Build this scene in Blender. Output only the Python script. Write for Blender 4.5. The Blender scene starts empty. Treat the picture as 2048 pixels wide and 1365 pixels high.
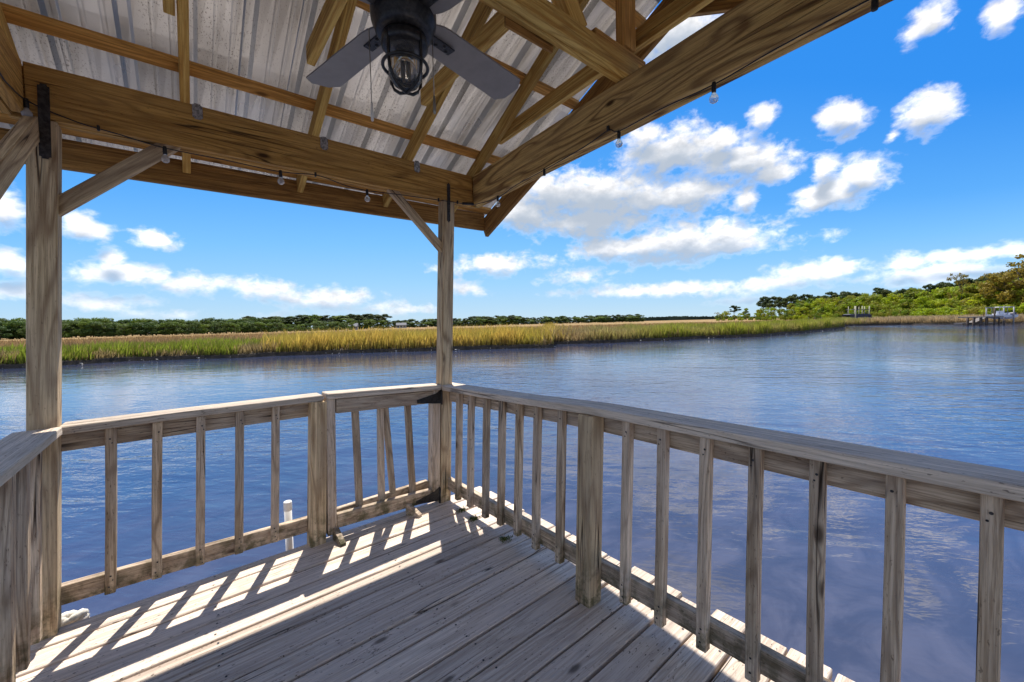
import bpy, bmesh, math, random
import numpy as np
from mathutils import Vector, Matrix

random.seed(7)
RNG = np.random.default_rng(11)
scn = bpy.context.scene
COL = scn.collection

# ------------------------------------------------------------------ camera
cam_d = bpy.data.cameras.new("camera")
cam = bpy.data.objects.new("camera", cam_d)
COL.objects.link(cam)
CAM_P = Vector((-1.4097, -2.5924, 1.3165))
_pitch, _roll, _yaw = 0.0437, -0.0241, 0.6879
_fw = Vector((math.sin(_yaw) * math.cos(_pitch), math.cos(_yaw) * math.cos(_pitch), -math.sin(_pitch)))
_r0 = Vector((math.cos(_yaw), -math.sin(_yaw), 0))
_u0 = _r0.cross(_fw)
_r = _r0 * math.cos(_roll) + _u0 * math.sin(_roll)
_u = -_r0 * math.sin(_roll) + _u0 * math.cos(_roll)
M = Matrix((( _r.x, _u.x, -_fw.x, CAM_P.x), (_r.y, _u.y, -_fw.y, CAM_P.y), (_r.z, _u.z, -_fw.z, CAM_P.z), (0, 0, 0, 1)))
cam.matrix_world = M
cam_d.sensor_width = 36
cam_d.lens = 799.64 / 2048 * 36
cam_d.clip_start = 0.02
cam_d.clip_end = 9000
scn.camera = cam

def view_dir(px, py):
    return (_fw + _r * ((px - 1024) / 799.64) - _u * ((py - 682.5) / 799.64)).normalized()

# ------------------------------------------------------------------ light
SUN_TO = Vector((0.282, 0.49, 1.0)).normalized()
sun_d = bpy.data.lights.new("sun", 'SUN')
sun_d.energy = 3.7
sun_d.angle = math.radians(0.5)
sun_d.color = (1.0, 0.95, 0.87)
sun = bpy.data.objects.new("sun", sun_d)
COL.objects.link(sun)
sun.rotation_euler = SUN_TO.to_track_quat('Z', 'Y').to_euler()
sun.location = (4, 8, 20)

scn.view_settings.view_transform = 'Standard'
scn.view_settings.look = 'None'
scn.view_settings.gamma = 1
scn.view_settings.use_curve_mapping = False
scn.view_settings.exposure = 1.2
scn.cycles.use_denoising = True
scn.cycles.max_bounces = 10
scn.cycles.diffuse_bounces = 6
scn.cycles.glossy_bounces = 4
scn.cycles.transmission_bounces = 8
scn.cycles.sample_clamp_indirect = 6
scn.cycles.caustics_reflective = True
scn.cycles.blur_glossy = 1.0
scn.cycles.caustics_refractive = False

# ------------------------------------------------------------------ node helpers
class NT:
    def __init__(s, tree):
        s.t = tree; s.n = tree.nodes; s.l = tree.links
    def node(s, ty, **kw):
        n = s.n.new(ty)
        for k, v in kw.items():
            setattr(n, k, v)
        return n
    def put(s, sock, v):
        if isinstance(v, bpy.types.NodeSocket):
            s.l.new(v, sock)
        else:
            sock.default_value = v
    def math(s, op, a, b=0.0, c=None, clamp=False):
        n = s.node('ShaderNodeMath', operation=op, use_clamp=clamp)
        s.put(n.inputs[0], a); s.put(n.inputs[1], b)
        if c is not None: s.put(n.inputs[2], c)
        return n.outputs[0]
    def vmath(s, op, a, b=None):
        n = s.node('ShaderNodeVectorMath', operation=op)
        s.put(n.inputs[0], a)
        if b is not None:
            if op == 'SCALE': s.put(n.inputs['Scale'], b)
            else: s.put(n.inputs[1], b)
        return n.outputs['Value'] if op in ('LENGTH', 'DOT_PRODUCT', 'DISTANCE') else n.outputs[0]
    def mix(s, f, a, b, mode='MIX'):
        n = s.node('ShaderNodeMix', data_type='RGBA', blend_type=mode)
        s.put(n.inputs[0], f)
        for i, v in ((6, a), (7, b)):
            if isinstance(v, tuple) and len(v) == 3: v = (*v, 1)
            s.put(n.inputs[i], v)
        return n.outputs[2]
    def noise(s, v, scale=1.0, detail=3.0, rough=0.55, dist=0.0):
        n = s.node('ShaderNodeTexNoise')
        s.put(n.inputs['Vector'], v)
        n.inputs['Scale'].default_value = scale
        n.inputs['Detail'].default_value = detail
        n.inputs['Roughness'].default_value = rough
        n.inputs['Distortion'].default_value = dist
        return n.outputs[0]
    def step(s, v, a, b, lo=0.0, hi=1.0, smooth=True):
        n = s.node('ShaderNodeMapRange', interpolation_type='SMOOTHSTEP' if smooth else 'LINEAR')
        s.put(n.inputs[0], v)
        for i, x in enumerate((a, b, lo, hi)): s.put(n.inputs[i + 1], x)
        return n.outputs[0]
    def sep(s, v):
        n = s.node('ShaderNodeSeparateXYZ'); s.put(n.inputs[0], v); return n.outputs
    def comb(s, x, y, z):
        n = s.node('ShaderNodeCombineXYZ')
        for i, v in enumerate((x, y, z)): s.put(n.inputs[i], v)
        return n.outputs[0]

def new_mat(name):
    m = bpy.data.materials.new(name); m.use_nodes = True
    t = NT(m.node_tree)
    b = m.node_tree.nodes['Principled BSDF']
    return m, t, b

# ------------------------------------------------------------------ sky
wd = bpy.data.worlds.new("World"); scn.world = wd; wd.use_nodes = True
W = NT(wd.node_tree)
bg = wd.node_tree.nodes['Background']
sky = W.node('ShaderNodeTexSky', sky_type='NISHITA')
sky.sun_disc = False
sky.sun_elevation = math.asin(SUN_TO.z)
sky.sun_rotation = math.atan2(SUN_TO.x, SUN_TO.y)
sky.air_density = 1.0; sky.dust_density = 0.15; sky.ozone_density = 2.5
SKY_STR = 0.12
# the physical sky, graded to the clear deep blue of the photograph (same in every direction of the compass)
EXP = 1.2
POST = SKY_STR * 2 ** EXP
def post(c): return tuple(x / POST for x in c)
# cumulus: (image x, y, half width, half height) measured in the photograph, turned into azimuth / elevation
CLOUDS = [
 (1215,400,235,72),(1370,385,130,52),(1120,385,120,55),(1050,420,90,50),(1180,440,170,45),
 (1370,490,230,44),(1250,492,140,34),(1470,488,110,30),
 (1345,300,125,58),(1470,320,120,52),(1540,345,60,26),(1290,275,55,30),(1440,285,70,30),(1485,395,38,32),
 (1690,240,58,46),(1858,232,74,52),(1530,228,40,30),(1790,272,26,16),
 (1660,385,92,44),(1725,350,70,52),(1640,345,36,36),
 (1855,38,62,58),(2005,36,64,52),(1350,70,150,75),
 (985,530,130,24),(1160,549,95,21),(930,578,48,22),
 (1640,545,135,30),(1850,552,170,26),(1960,508,175,18),(1360,578,260,17),(1500,574,160,19),(1800,528,60,20),
 (250,552,150,26),(390,568,130,24),(520,580,110,24),(650,596,140,26),(760,610,70,14),
 (310,480,62,26),(222,518,38,24),(10,420,50,52),(165,452,62,40),(15,522,62,30),(210,602,130,20),(30,585,110,24),
 (340,630,80,14),(560,632,80,12),(820,622,60,14),(1860,600,120,18),(1480,603,80,12),
]
cg = bpy.data.node_groups.new("cloud_field", 'ShaderNodeTree')
cg.interface.new_socket("AzEl", in_out='INPUT', socket_type='NodeSocketVector')
cg.interface.new_socket("Density", in_out='OUTPUT', socket_type='NodeSocketFloat')
cg.interface.new_socket("Soft", in_out='OUTPUT', socket_type='NodeSocketFloat')
G = NT(cg)
gi = G.node('NodeGroupInput'); go = G.node('NodeGroupOutput')
v0 = gi.outputs[0]
# billow warp, the same size in angle everywhere, flatter near the horizon
w1 = G.node('ShaderNodeTexNoise'); G.put(w1.inputs['Vector'], v0)
w1.inputs['Scale'].default_value = 9; w1.inputs['Detail'].default_value = 3
wv = G.vmath('SUBTRACT', w1.outputs['Color'], (0.5, 0.5, 0.5))
wv = G.vmath('MULTIPLY', wv, (0.06, 0.035, 0))
v = G.vmath('ADD', v0, wv)
acc = None
for (px, py, hw, hh) in CLOUDS:
    d = view_dir(px, py)
    az, el = math.atan2(d.x, d.y), math.asin(d.z)
    d2 = view_dir(px + hw * 0.5, py); d3 = view_dir(px - hw * 0.5, py)
    waz = abs(math.atan2(d2.x, d2.y) - math.atan2(d3.x, d3.y))
    d2 = view_dir(px, py - hh * 0.5); d3 = view_dir(px, py + hh * 0.5)
    wel = abs(math.asin(d2.z) - math.asin(d3.z))
    q = G.vmath('SUBTRACT', v, (az, el, 0))
    q = G.vmath('MULTIPLY', q, (1 / waz, 1 / wel, 0))
    ln = G.vmath('LENGTH', q)
    amp = 1.0 if hh > 24 else (0.8 if hh > 15 else 0.62)
    f = G.math('MULTIPLY_ADD', ln, -amp, amp)
    if acc is None: acc = f
    else: acc = G.math('SMOOTH_MAX', acc, f, 0.28)
# denser cumulus added outside the view, as white fill for the shade
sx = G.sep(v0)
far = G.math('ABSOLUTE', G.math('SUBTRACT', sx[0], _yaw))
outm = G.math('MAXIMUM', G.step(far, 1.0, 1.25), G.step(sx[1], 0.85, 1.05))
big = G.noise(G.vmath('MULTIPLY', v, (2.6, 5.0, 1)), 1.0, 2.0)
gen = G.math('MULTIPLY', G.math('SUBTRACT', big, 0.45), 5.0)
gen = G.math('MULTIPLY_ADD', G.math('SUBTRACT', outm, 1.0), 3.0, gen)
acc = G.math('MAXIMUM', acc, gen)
fb = G.noise(G.vmath('MULTIPLY', v0, (13, 21, 1)), 1.0, 7.0, 0.55, 0.15)
fb2 = G.noise(G.vmath('MULTIPLY', v0, (34, 48, 1)), 1.0, 5.0, 0.6, 0.3)
dn = G.math('MULTIPLY_ADD', G.math('SUBTRACT', fb, 0.50), 1.55, acc)
dn = G.math('MULTIPLY_ADD', G.math('SUBTRACT', fb2, 0.51), 1.15, dn)
G.l.new(dn, go.inputs[0])
G.l.new(G.math('MULTIPLY_ADD', G.math('SUBTRACT', fb, 0.5), 0.9, acc), go.inputs[1])

tcw = W.node('ShaderNodeTexCoord')
dvec = W.vmath('NORMALIZE', tcw.outputs['Generated'])
s3 = W.sep(dvec)
azn = W.math('ARCTAN2', s3[0], s3[1])
eln = W.math('ARCSINE', s3[2])
ae = W.comb(azn, eln, 0.0)
def cloud_at(vec):
    n = W.node('ShaderNodeGroup'); n.node_tree = cg
    W.put(n.inputs[0], vec)
    return n.outputs
den0 = cloud_at(ae)[0]
soft1 = cloud_at(W.vmath('ADD', ae, (0.0, 0.034, 0.0)))[1]      # how much cloud lies above: self shading
hor = W.step(eln, 0.0, 0.22)
# clear air is deepest away from the sun
sdot = W.vmath('DOT_PRODUCT', dvec, tuple(SUN_TO))
depth_ = W.step(sdot, 0.80, 0.30, 0.85, 1.45)
gr = W.node('ShaderNodeValToRGB'); W.put(gr.inputs[0], W.math('MULTIPLY', W.math('DIVIDE', eln, math.pi / 2), depth_, clamp=True))
els = gr.color_ramp.elements
RAMP = [(0.0, (.47, .63, .74)), (0.03, (.38, .59, .78)), (0.07, (.27, .54, .83)), (0.12, (.155, .45, .86)), (0.17, (.07, .34, .81)), (0.26, (.010, .225, .74)), (0.36, (.002, .195, .70)), (1.0, (.002, .13, .56))]
els[0].position = 0.0; els[0].color = (*RAMP[0][1], 1); els[1].position = 1.0; els[1].color = (*RAMP[-1][1], 1)
for p_, c_ in RAMP[1:-1]:
    e_ = els.new(p_); e_.color = (*c_, 1)
graded = W.vmath('SCALE', gr.outputs[0], 1.25 / POST)
neb = W.vmath('DIVIDE', sky.outputs[0], W.vmath('ADD', (1.0, 1.0, 1.0), W.vmath('SCALE', sky.outputs[0], 0.22)))
clear = W.mix(0.92, neb, graded)
alpha = W.step(den0, -0.08, 0.70)
alpha = W.math('MULTIPLY', alpha, W.step(eln, 0.004, 0.05, 0.0, 1.0))
alpha = W.math('MULTIPLY', alpha, W.math('MULTIPLY_ADD', hor, 0.2, 0.78))
shade = W.step(soft1, -0.15, 0.75)
core = W.step(den0, -0.05, 0.4)
shade = W.math('MULTIPLY', shade, core)
c_lit = W.mix(hor, post((1.05, 1.03, 1.05)), post((1.42, 1.38, 1.35)))
c_shd = W.mix(hor, post((0.46, 0.60, 0.82)), post((0.50, 0.57, 0.67)))
puff = W.noise(W.vmath('MULTIPLY', ae, (38, 55, 1)), 1.0, 4.0, 0.6)
c_lit = W.vmath('SCALE', c_lit, W.math('MULTIPLY', W.step(puff, 0.25, 0.70, 0.66, 1.0), W.step(sdot, 0.75, -0.4, 1.0, 3.0)))  # clouds away from the sun brightened, as added fill for the shade
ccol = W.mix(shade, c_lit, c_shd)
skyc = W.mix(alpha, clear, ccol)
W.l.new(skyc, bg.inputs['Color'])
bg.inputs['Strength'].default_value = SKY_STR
wd.cycles.sampling_method = 'MANUAL'
wd.cycles.sample_map_resolution = 1024

# ------------------------------------------------------------------ materials
def wood(name, base, base2, dark, grey=None, grey_amt=0.0, ring=0.5, ringf=70.0, speck=0.3, moss=0.0, crack=0.4, knots=0.6, rough=0.78, streak=1.0, stain=0.3, rs=(0.9, 9.0)):
    m, t, b = new_mat(name)
    tc = t.node('ShaderNodeTexCoord'); oi = t.node('ShaderNodeObjectInfo')
    off = t.vmath('SCALE', (37.0, 91.0, 53.0), oi.outputs['Random'])
    v = t.vmath('ADD', tc.outputs['Object'], off)
    n1 = t.noise(t.vmath('MULTIPLY', v, (1.7, 85, 85)), 1.0, 5.0, 0.65)
    fib = t.noise(t.vmath('MULTIPLY', v, (9.0, 260, 260)), 1.0, 3.0, 0.6)
    vo = t.node('ShaderNodeTexVoronoi'); vo.feature = 'F1'
    t.put(vo.inputs['Vector'], t.vmath('MULTIPLY', v, (2.6, 6.5, 6.5)))
    vo.inputs['Scale'].default_value = 1.0
    kd = vo.outputs['Distance']
    knot = t.step(kd, 0.035, 0.12, 1.0, 0.0)
    kfield = t.math('POWER', 2.718, t.math('MULTIPLY', kd, -5.0))
    n2 = t.noise(t.vmath('MULTIPLY', v, (rs[0], rs[1], rs[1])), 1.0, 1.5, 0.45, 0.25)
    ph = t.math('MULTIPLY_ADD', kfield, 0.16 * knots, n2)
    wave = t.math('SINE', t.math('MULTIPLY', ph, ringf))
    wave = t.math('POWER', t.math('MULTIPLY_ADD', wave, 0.5, 0.5), 3.0)
    wave = t.math('MULTIPLY', wave, t.math('MULTIPLY_ADD', n1, 1.2, 0.2))
    c = t.mix(t.step(n1, 0.38, 0.62), tuple(x * 0.78 for x in base), tuple(min(0.72, x * 1.1) for x in base2))
    c = t.mix(t.math('MULTIPLY', wave, ring), c, dark)
    n3 = t.noise(t.vmath('MULTIPLY', v, (1.3, 5.0, 5.0)), 1.0, 4.0, 0.6)
    if grey is not None:
        c = t.mix(t.math('MULTIPLY', t.step(n3, 0.32, 0.66), grey_amt), c, grey)
    n5 = t.noise(t.vmath('MULTIPLY', v, (2.4, 10.0, 10.0)), 1.0, 5.0, 0.65)
    c = t.mix(t.math('MULTIPLY', t.step(n5, 0.55, 0.76), stain), c, dark)
    c = t.mix(t.math('MULTIPLY', t.step(fib, 0.50, 0.66), 0.42 * streak), c, dark)
    dk = tuple(x * 0.35 for x in dark)
    c = t.mix(t.math('MULTIPLY', knot, knots), c, dk)
    ck = t.noise(t.vmath('MULTIPLY', v, (0.55, 17, 17)), 1.0, 2.0, 0.5, 0.15)
    ckl = t.step(t.math('ABSOLUTE', t.math('SUBTRACT', ck, 0.5)), 0.0, 0.016, 1.0, 0.0)
    ckl = t.math('MULTIPLY', ckl, t.step(t.noise(t.vmath('MULTIPLY', v, (1.6, 7, 7)), 1.0, 1.0), 0.5, 0.62))
    c = t.mix(t.math('MULTIPLY', ckl, crack), c, tuple(x * 0.2 for x in dark))
    sp = t.noise(t.vmath('MULTIPLY', v, (42, 120, 120)), 1.0, 2.0, 0.6)
    spm = t.step(sp, 0.635, 0.69)
    spm = t.math('MULTIPLY', spm, t.step(n5, 0.35, 0.6))
    c = t.mix(t.math('MULTIPLY', spm, speck), c, dk)
    if moss > 0:
        ge = t.node('ShaderNodeNewGeometry')
        pz = t.sep(ge.outputs['Position'])[2]
        mn = t.noise(ge.outputs['Position'], 13.0, 5.0, 0.7)
        mm = t.math('MULTIPLY', t.step(pz, 0.02, 0.30, 1.0, 0.0), t.step(mn, 0.42, 0.62))
        c = t.mix(t.math('MULTIPLY', mm, moss), c, (0.045, 0.048, 0.012))
    vb = t.math('MULTIPLY_ADD', oi.outputs['Random'], 0.36, 0.80)
    c = t.mix(1.0, c, t.comb(vb, vb, vb), 'MULTIPLY')
    t.l.new(c, b.inputs['Base Color'])
    b.inputs['Roughness'].default_value = rough
    b.inputs['Specular IOR Level'].default_value = 0.25
    h = t.math('MULTIPLY_ADD', wave, -0.5, n1)
    h = t.math('MULTIPLY_ADD', ckl, -1.6, h)
    h = t.math('MULTIPLY_ADD', fib, 0.5, h)
    bp = t.node('ShaderNodeBump'); bp.inputs['Strength'].default_value = 0.8; bp.inputs['Distance'].default_value = 0.004
    t.l.new(h, bp.inputs['Height']); t.l.new(bp.outputs[0], b.inputs['Normal'])
    return m

M_DECK = wood("weathered_deck_wood", (0.60, 0.47, 0.365), (0.68, 0.555, 0.45), (0.21, 0.15, 0.11), (0.64, 0.53, 0.44), 0.6, ring=0.38, ringf=64, speck=1.0, moss=0.0, crack=0.9, knots=0.8, stain=0.22, streak=0.7)
M_RAIL = wood("weathered_rail_wood", (0.48, 0.34, 0.21), (0.60, 0.46, 0.315), (0.12, 0.062, 0.028), (0.55, 0.45, 0.36), 0.6, ring=0.75, ringf=66, speck=0.6, moss=0.9, crack=1.0, knots=0.85, stain=0.6)
M_CAP = wood("grey_rail_cap_wood", (0.52, 0.42, 0.32), (0.62, 0.51, 0.40), (0.19, 0.14, 0.10), (0.55, 0.46, 0.375), 0.6, ring=0.4, ringf=60, speck=0.7, crack=0.7, knots=0.5)
M_POST = wood("post_wood", (0.52, 0.37, 0.20), (0.62, 0.46, 0.27), (0.16, 0.08, 0.032), (0.55, 0.44, 0.31), 0.4, ring=0.8, ringf=52, speck=0.4, moss=0.8, crack=1.0, knots=0.9, stain=0.3)
M_BEAM = wood("beam_wood", (0.60, 0.31, 0.07), (0.68, 0.38, 0.10), (0.20, 0.085, 0.018), (0.54, 0.34, 0.13), 0.3, ring=0.6, ringf=70, speck=0.4, crack=0.9, knots=1.0, stain=0.5)
M_BEAM2 = wood("olive_beam_wood", (0.60, 0.37, 0.115), (0.68, 0.45, 0.155), (0.15, 0.068, 0.016), (0.60, 0.42, 0.19), 0.35, ring=1.25, ringf=78, speck=0.25, crack=0.6, knots=1.0, stain=0.25, rs=(0.75, 5.5))
M_RAFT = wood("rafter_wood", (0.67, 0.38, 0.095), (0.72, 0.46, 0.14), (0.30, 0.13, 0.026), None, 0, ring=0.5, ringf=60, speck=0.15, crack=0.5, knots=0.8, stain=0.25)
M_PURL = wood("purlin_wood", (0.58, 0.29, 0.07), (0.66, 0.36, 0.10), (0.24, 0.095, 0.02), None, 0, ring=0.5, ringf=60, speck=0.15, crack=0.4, knots=0.8, stain=0.35)
M_FASC = wood("dark_fascia_wood", (0.32, 0.165, 0.045), (0.42, 0.225, 0.065), (0.09, 0.04, 0.010), None, 0, ring=0.4, ringf=60, speck=0.3, crack=0.5, knots=0.7, stain=0.7)

def plain(name, col, rough=0.6, metal=0.0, spec=0.5, bump=0.0, bscale=60.0, var=0.0):
    m, t, b = new_mat(name)
    b.inputs['Roughness'].default_value = rough
    b.inputs['Metallic'].default_value = metal
    b.inputs['Specular IOR Level'].default_value = spec
    tc = t.node('ShaderNodeTexCoord')
    n = t.noise(tc.outputs['Object'], bscale, 5.0, 0.65)
    lo = tuple(x * (1 - var) for x in col); hi = tuple(min(1, x * (1 + var)) for x in col)
    t.l.new(t.mix(t.step(n, 0.35, 0.65), lo, hi), b.inputs['Base Color'])
    if bump > 0:
        bp = t.node('ShaderNodeBump'); bp.inputs['Strength'].default_value = bump; bp.inputs['Distance'].default_value = 0.002
        t.l.new(n, bp.inputs['Height']); t.l.new(bp.outputs[0], b.inputs['Normal'])
    return m

M_BLACK = plain("black_metal", (0.024, 0.022, 0.020), 0.36, 0.3, 0.5, 0.25, 90, 0.5)
M_BLADE = plain("fan_blade_grey", (0.22, 0.208, 0.20), 0.5, 0.0, 0.4, 0.03, 14, 0.06)
M_STRAP = plain("dark_strap_steel", (0.05, 0.045, 0.045), 0.6, 0.5, 0.4, 0.4, 60, 0.5)
M_GALV = plain("galvanised_tie", (0.30, 0.30, 0.31), 0.5, 0.7, 0.4, 0.3, 80, 0.5)
M_CABLE = plain("black_cable", (0.015, 0.015, 0.016), 0.5, 0.0, 0.4)
M_PVC = plain("white_pvc", (0.72, 0.70, 0.66), 0.45, 0.0, 0.5, 0.1, 8, 0.12)
M_ROPE = plain("white_rope", (0.66, 0.62, 0.54), 0.9, 0.0, 0.1, 0.7, 45, 0.25)
M_CHAIN = plain("pull_chain_metal", (0.32, 0.29, 0.24), 0.35, 0.8, 0.5)
M_AMBER = plain("amber_filament", (0.85, 0.50, 0.10), 0.4, 0.0, 0.5)
M_PALE = plain("pale_pull_knob", (0.62, 0.58, 0.52), 0.4)
M_MUD = plain("dark_marsh_mud", (0.035, 0.024, 0.014), 0.75, 0, 0.3, 0.6, 3.0, 0.5)
M_SHELL = plain("oyster_shell_grey", (0.50, 0.47, 0.43), 0.8, 0, 0.2, 0.2, 9, 0.3)
M_PILE = plain("pile_wood", (0.09, 0.065, 0.05), 0.85, 0, 0.2, 0.4, 6, 0.4)
M_DOCKW = plain("grey_dock_wood", (0.15, 0.13, 0.115), 0.8, 0, 0.2, 0.3, 5, 0.25)
M_PALEPOLE = plain("pale_pole", (0.33, 0.31, 0.20), 0.7, 0, 0.3, 0.2, 4, 0.2)
M_BOATW = plain("white_gelcoat", (0.60, 0.60, 0.64), 0.35, 0, 0.5)
M_NAVY = plain("navy_cover", (0.012, 0.013, 0.05), 0.4, 0, 0.4)
M_DARKB = plain("dark_blue_cover", (0.035, 0.037, 0.06), 0.6, 0, 0.3, 0.2, 3, 0.3)
M_ALU = plain("aluminium", (0.22, 0.22, 0.23), 0.6, 0.3, 0.3)
M_HOUSE = plain("house_siding", (0.24, 0.24, 0.25), 0.7)
M_HROOF = plain("house_roof", (0.10, 0.10, 0.11), 0.8)
M_PANE = plain("dark_pane", (0.02, 0.025, 0.03), 0.1)
M_RUST = plain("rust_red_paint", (0.20, 0.05, 0.03), 0.8)
M_SOFTGREEN = plain("moss_green", (0.075, 0.10, 0.02), 0.95, 0, 0.1, 0.5, 30, 0.4)

def glass(name, ior, tw=0.93):
    m, t, b = new_mat(name)
    b.inputs['Transmission Weight'].default_value = tw
    b.inputs['Roughness'].default_value = 0.03
    b.inputs['IOR'].default_value = ior
    b.inputs['Base Color'].default_value = (0.96, 0.96, 0.95, 1)
    return m
M_GLASS = glass("clear_glass", 1.16)
M_BULB = glass("pearly_bulb_glass", 1.2, 0.66)

# galvanised roof sheet
M_SHEET, t, b = new_mat("galvanised_sheet")
ge = t.node('ShaderNodeNewGeometry')
P = ge.outputs['Position']
n1 = t.noise(t.vmath('MULTIPLY', P, (3.2, 1.3, 1.3)), 1.0, 3.0, 0.5)
n2 = t.noise(t.vmath('MULTIPLY', P, (150, 90, 90)), 1.0, 3.0, 0.7)
n3 = t.noise(t.vmath('MULTIPLY', P, (3.5, 1.6, 1.6)), 1.0, 3.0, 0.6)
c = t.mix(t.step(n1, 0.3, 0.7), (0.37, 0.345, 0.32), (0.52, 0.49, 0.46))
c = t.mix(t.math('MULTIPLY', t.step(n2, 0.56, 0.66), t.step(n3, 0.36, 0.62)), c, (0.16, 0.145, 0.135))
n4 = t.noise(t.vmath('MULTIPLY', P, (30, 6, 6)), 1.0, 4.0, 0.7)
c = t.mix(t.math('MULTIPLY', t.step(n4, 0.62, 0.75), 0.3), c, (0.26, 0.20, 0.15))
t.l.new(c, b.inputs['Base Color'])
b.inputs['Metallic'].default_value = 0.7
t.l.new(t.step(n3, 0.3, 0.7, 0.27, 0.46), b.inputs['Roughness'])
bp = t.node('ShaderNodeBump'); bp.inputs['Strength'].default_value = 0.18; bp.inputs['Distance'].default_value = 0.004
t.l.new(t.math('MULTIPLY_ADD', n2, 0.3, n3), bp.inputs['Height']); t.l.new(bp.outputs[0], b.inputs['Normal'])

# river water
WZ0 = -0.68
M_WATER, t, b = new_mat("river_water")
ge = t.node('ShaderNodeNewGeometry')
P = ge.outputs['Position']
b.inputs['IOR'].default_value = 1.6
b.inputs['Roughness'].default_value = 0.03
b.inputs['Specular IOR Level'].default_value = 0.5
mur = t.noise(P, 0.35, 3.0, 0.5)
mur2 = t.noise(t.vmath('MULTIPLY', P, (1.3, 2.2, 1)), 1.0, 5.0, 0.6, 1.2)
wc = t.mix(t.step(mur, 0.3, 0.7), (0.026, 0.042, 0.090), (0.042, 0.048, 0.088))
wc = t.mix(t.math('MULTIPLY', t.step(mur2, 0.45, 0.7), 0.3), wc, (0.075, 0.085, 0.13))
dock_dist = t.node('ShaderNodeVectorMath', operation='DISTANCE'); t.put(dock_dist.inputs[0], P); dock_dist.inputs[1].default_value = (0.5, -1.5, WZ0)
near_dock = t.step(t.math('MULTIPLY_ADD', mur2, 2.0, dock_dist.outputs['Value']), 2.0, 7.5, 1.0, 0.0)
wc = t.mix(t.math('MULTIPLY', near_dock, 0.8), wc, t.mix(t.step(mur2, 0.35, 0.68), (0.040, 0.044, 0.066), (0.074, 0.074, 0.098)))      # greyer mottled water colour close round the dock
t.l.new(wc, b.inputs['Base Color'])
rot = t.node('ShaderNodeVectorRotate', rotation_type='Z_AXIS')
t.put(rot.inputs['Vector'], P); rot.inputs['Angle'].default_value = _yaw + 0.15
R = rot.outputs[0]
wl = t.noise(t.vmath('MULTIPLY', R, (0.55, 1.1, 1)), 1.0, 2.0, 0.5, 0.6)
ws = t.noise(t.vmath('MULTIPLY', R, (2.6, 6.0, 1)), 1.0, 3.0, 0.55, 0.5)
wr = t.noise(t.vmath('MULTIPLY', R, (9.0, 19.0, 1)), 1.0, 2.0, 0.5, 0.3)
calm = t.step(t.noise(t.vmath('MULTIPLY', P, (0.06, 0.06, 1)), 1.0, 2.0), 0.38, 0.62, 0.35, 1.15)
cd = t.node('ShaderNodeVectorMath', operation='DISTANCE'); t.put(cd.inputs[0], P); cd.inputs[1].default_value = (0, -1, 0)
gust = t.step(cd.outputs['Value'], 2.0, 8.0, 0.5, 1.0)
h = t.math('MULTIPLY', wl, 0.045)
h = t.math('MULTIPLY_ADD', ws, t.math('MULTIPLY', gust, 0.017), h)
h = t.math('MULTIPLY_ADD', wr, t.math('MULTIPLY', gust, 0.0032), h)
bp = t.node('ShaderNodeBump'); bp.inputs['Distance'].default_value = 1.0
t.l.new(calm, bp.inputs['Strength'])
t.l.new(h, bp.inputs['Height']); t.l.new(bp.outputs[0], b.inputs['Normal'])

# vegetation
def leafmat(name, ramp, rnd_obj=True, transl=0.5):
    m, t, b = new_mat(name)
    oi = t.node('ShaderNodeObjectInfo')
    at = t.node('ShaderNodeAttribute'); at.attribute_name = "tone"
    k = t.math('MULTIPLY_ADD', oi.outputs['Random'], 0.75, t.math('MULTIPLY', at.outputs['Fac'], 0.4))
    cr = t.node('ShaderNodeValToRGB'); t.put(cr.inputs[0], k)
    el = cr.color_ramp.elements
    el[0].position = 0.05; el[0].color = (*ramp[0], 1)
    el[1].position = 1.0; el[1].color = (*ramp[-1], 1)
    for i, c_ in enumerate(ramp[1:-1]):
        e = el.new(0.05 + 0.95 * (i + 1) / (len(ramp) - 1)); e.color = (*c_, 1)
    t.l.new(cr.outputs[0], b.inputs['Base Color'])
    b.inputs['Roughness'].default_value = 0.6
    b.inputs['Specular IOR Level'].default_value = 0.2
    tr = t.node('ShaderNodeBsdfTranslucent'); t.l.new(cr.outputs[0], tr.inputs['Color'])
    mx = t.node('ShaderNodeMixShader'); mx.inputs[0].default_value = transl
    out = t.n['Material Output']
    t.l.new(b.outputs[0], mx.inputs[1]); t.l.new(tr.outputs[0], mx.inputs[2]); t.l.new(mx.outputs[0], out.inputs[0])
    return m
M_LEAF = leafmat("broadleaf", [(0.08, 0.14, 0.016), (0.14, 0.21, 0.016), (0.22, 0.20, 0.024), (0.22, 0.31, 0.014), (0.35, 0.40, 0.014), (0.27, 0.24, 0.03)])
M_LEAF_FAR = leafmat("far_broadleaf", [(0.045, 0.080, 0.022), (0.07, 0.115, 0.024), (0.095, 0.125, 0.03), (0.11, 0.165, 0.024), (0.15, 0.20, 0.028)], transl=0.4)
M_NEEDLE = leafmat("pine_needles", [(0.035, 0.055, 0.018), (0.05, 0.078, 0.022), (0.065, 0.09, 0.022), (0.08, 0.095, 0.026)], transl=0.35)
M_BARE = leafmat("thin_brown_foliage", [(0.16, 0.14, 0.022), (0.24, 0.18, 0.026), (0.28, 0.21, 0.032), (0.22, 0.19, 0.034)])
M_BARK = plain("bark", (0.10, 0.08, 0.065), 0.9, 0, 0.1, 0.4, 8, 0.3)

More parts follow.
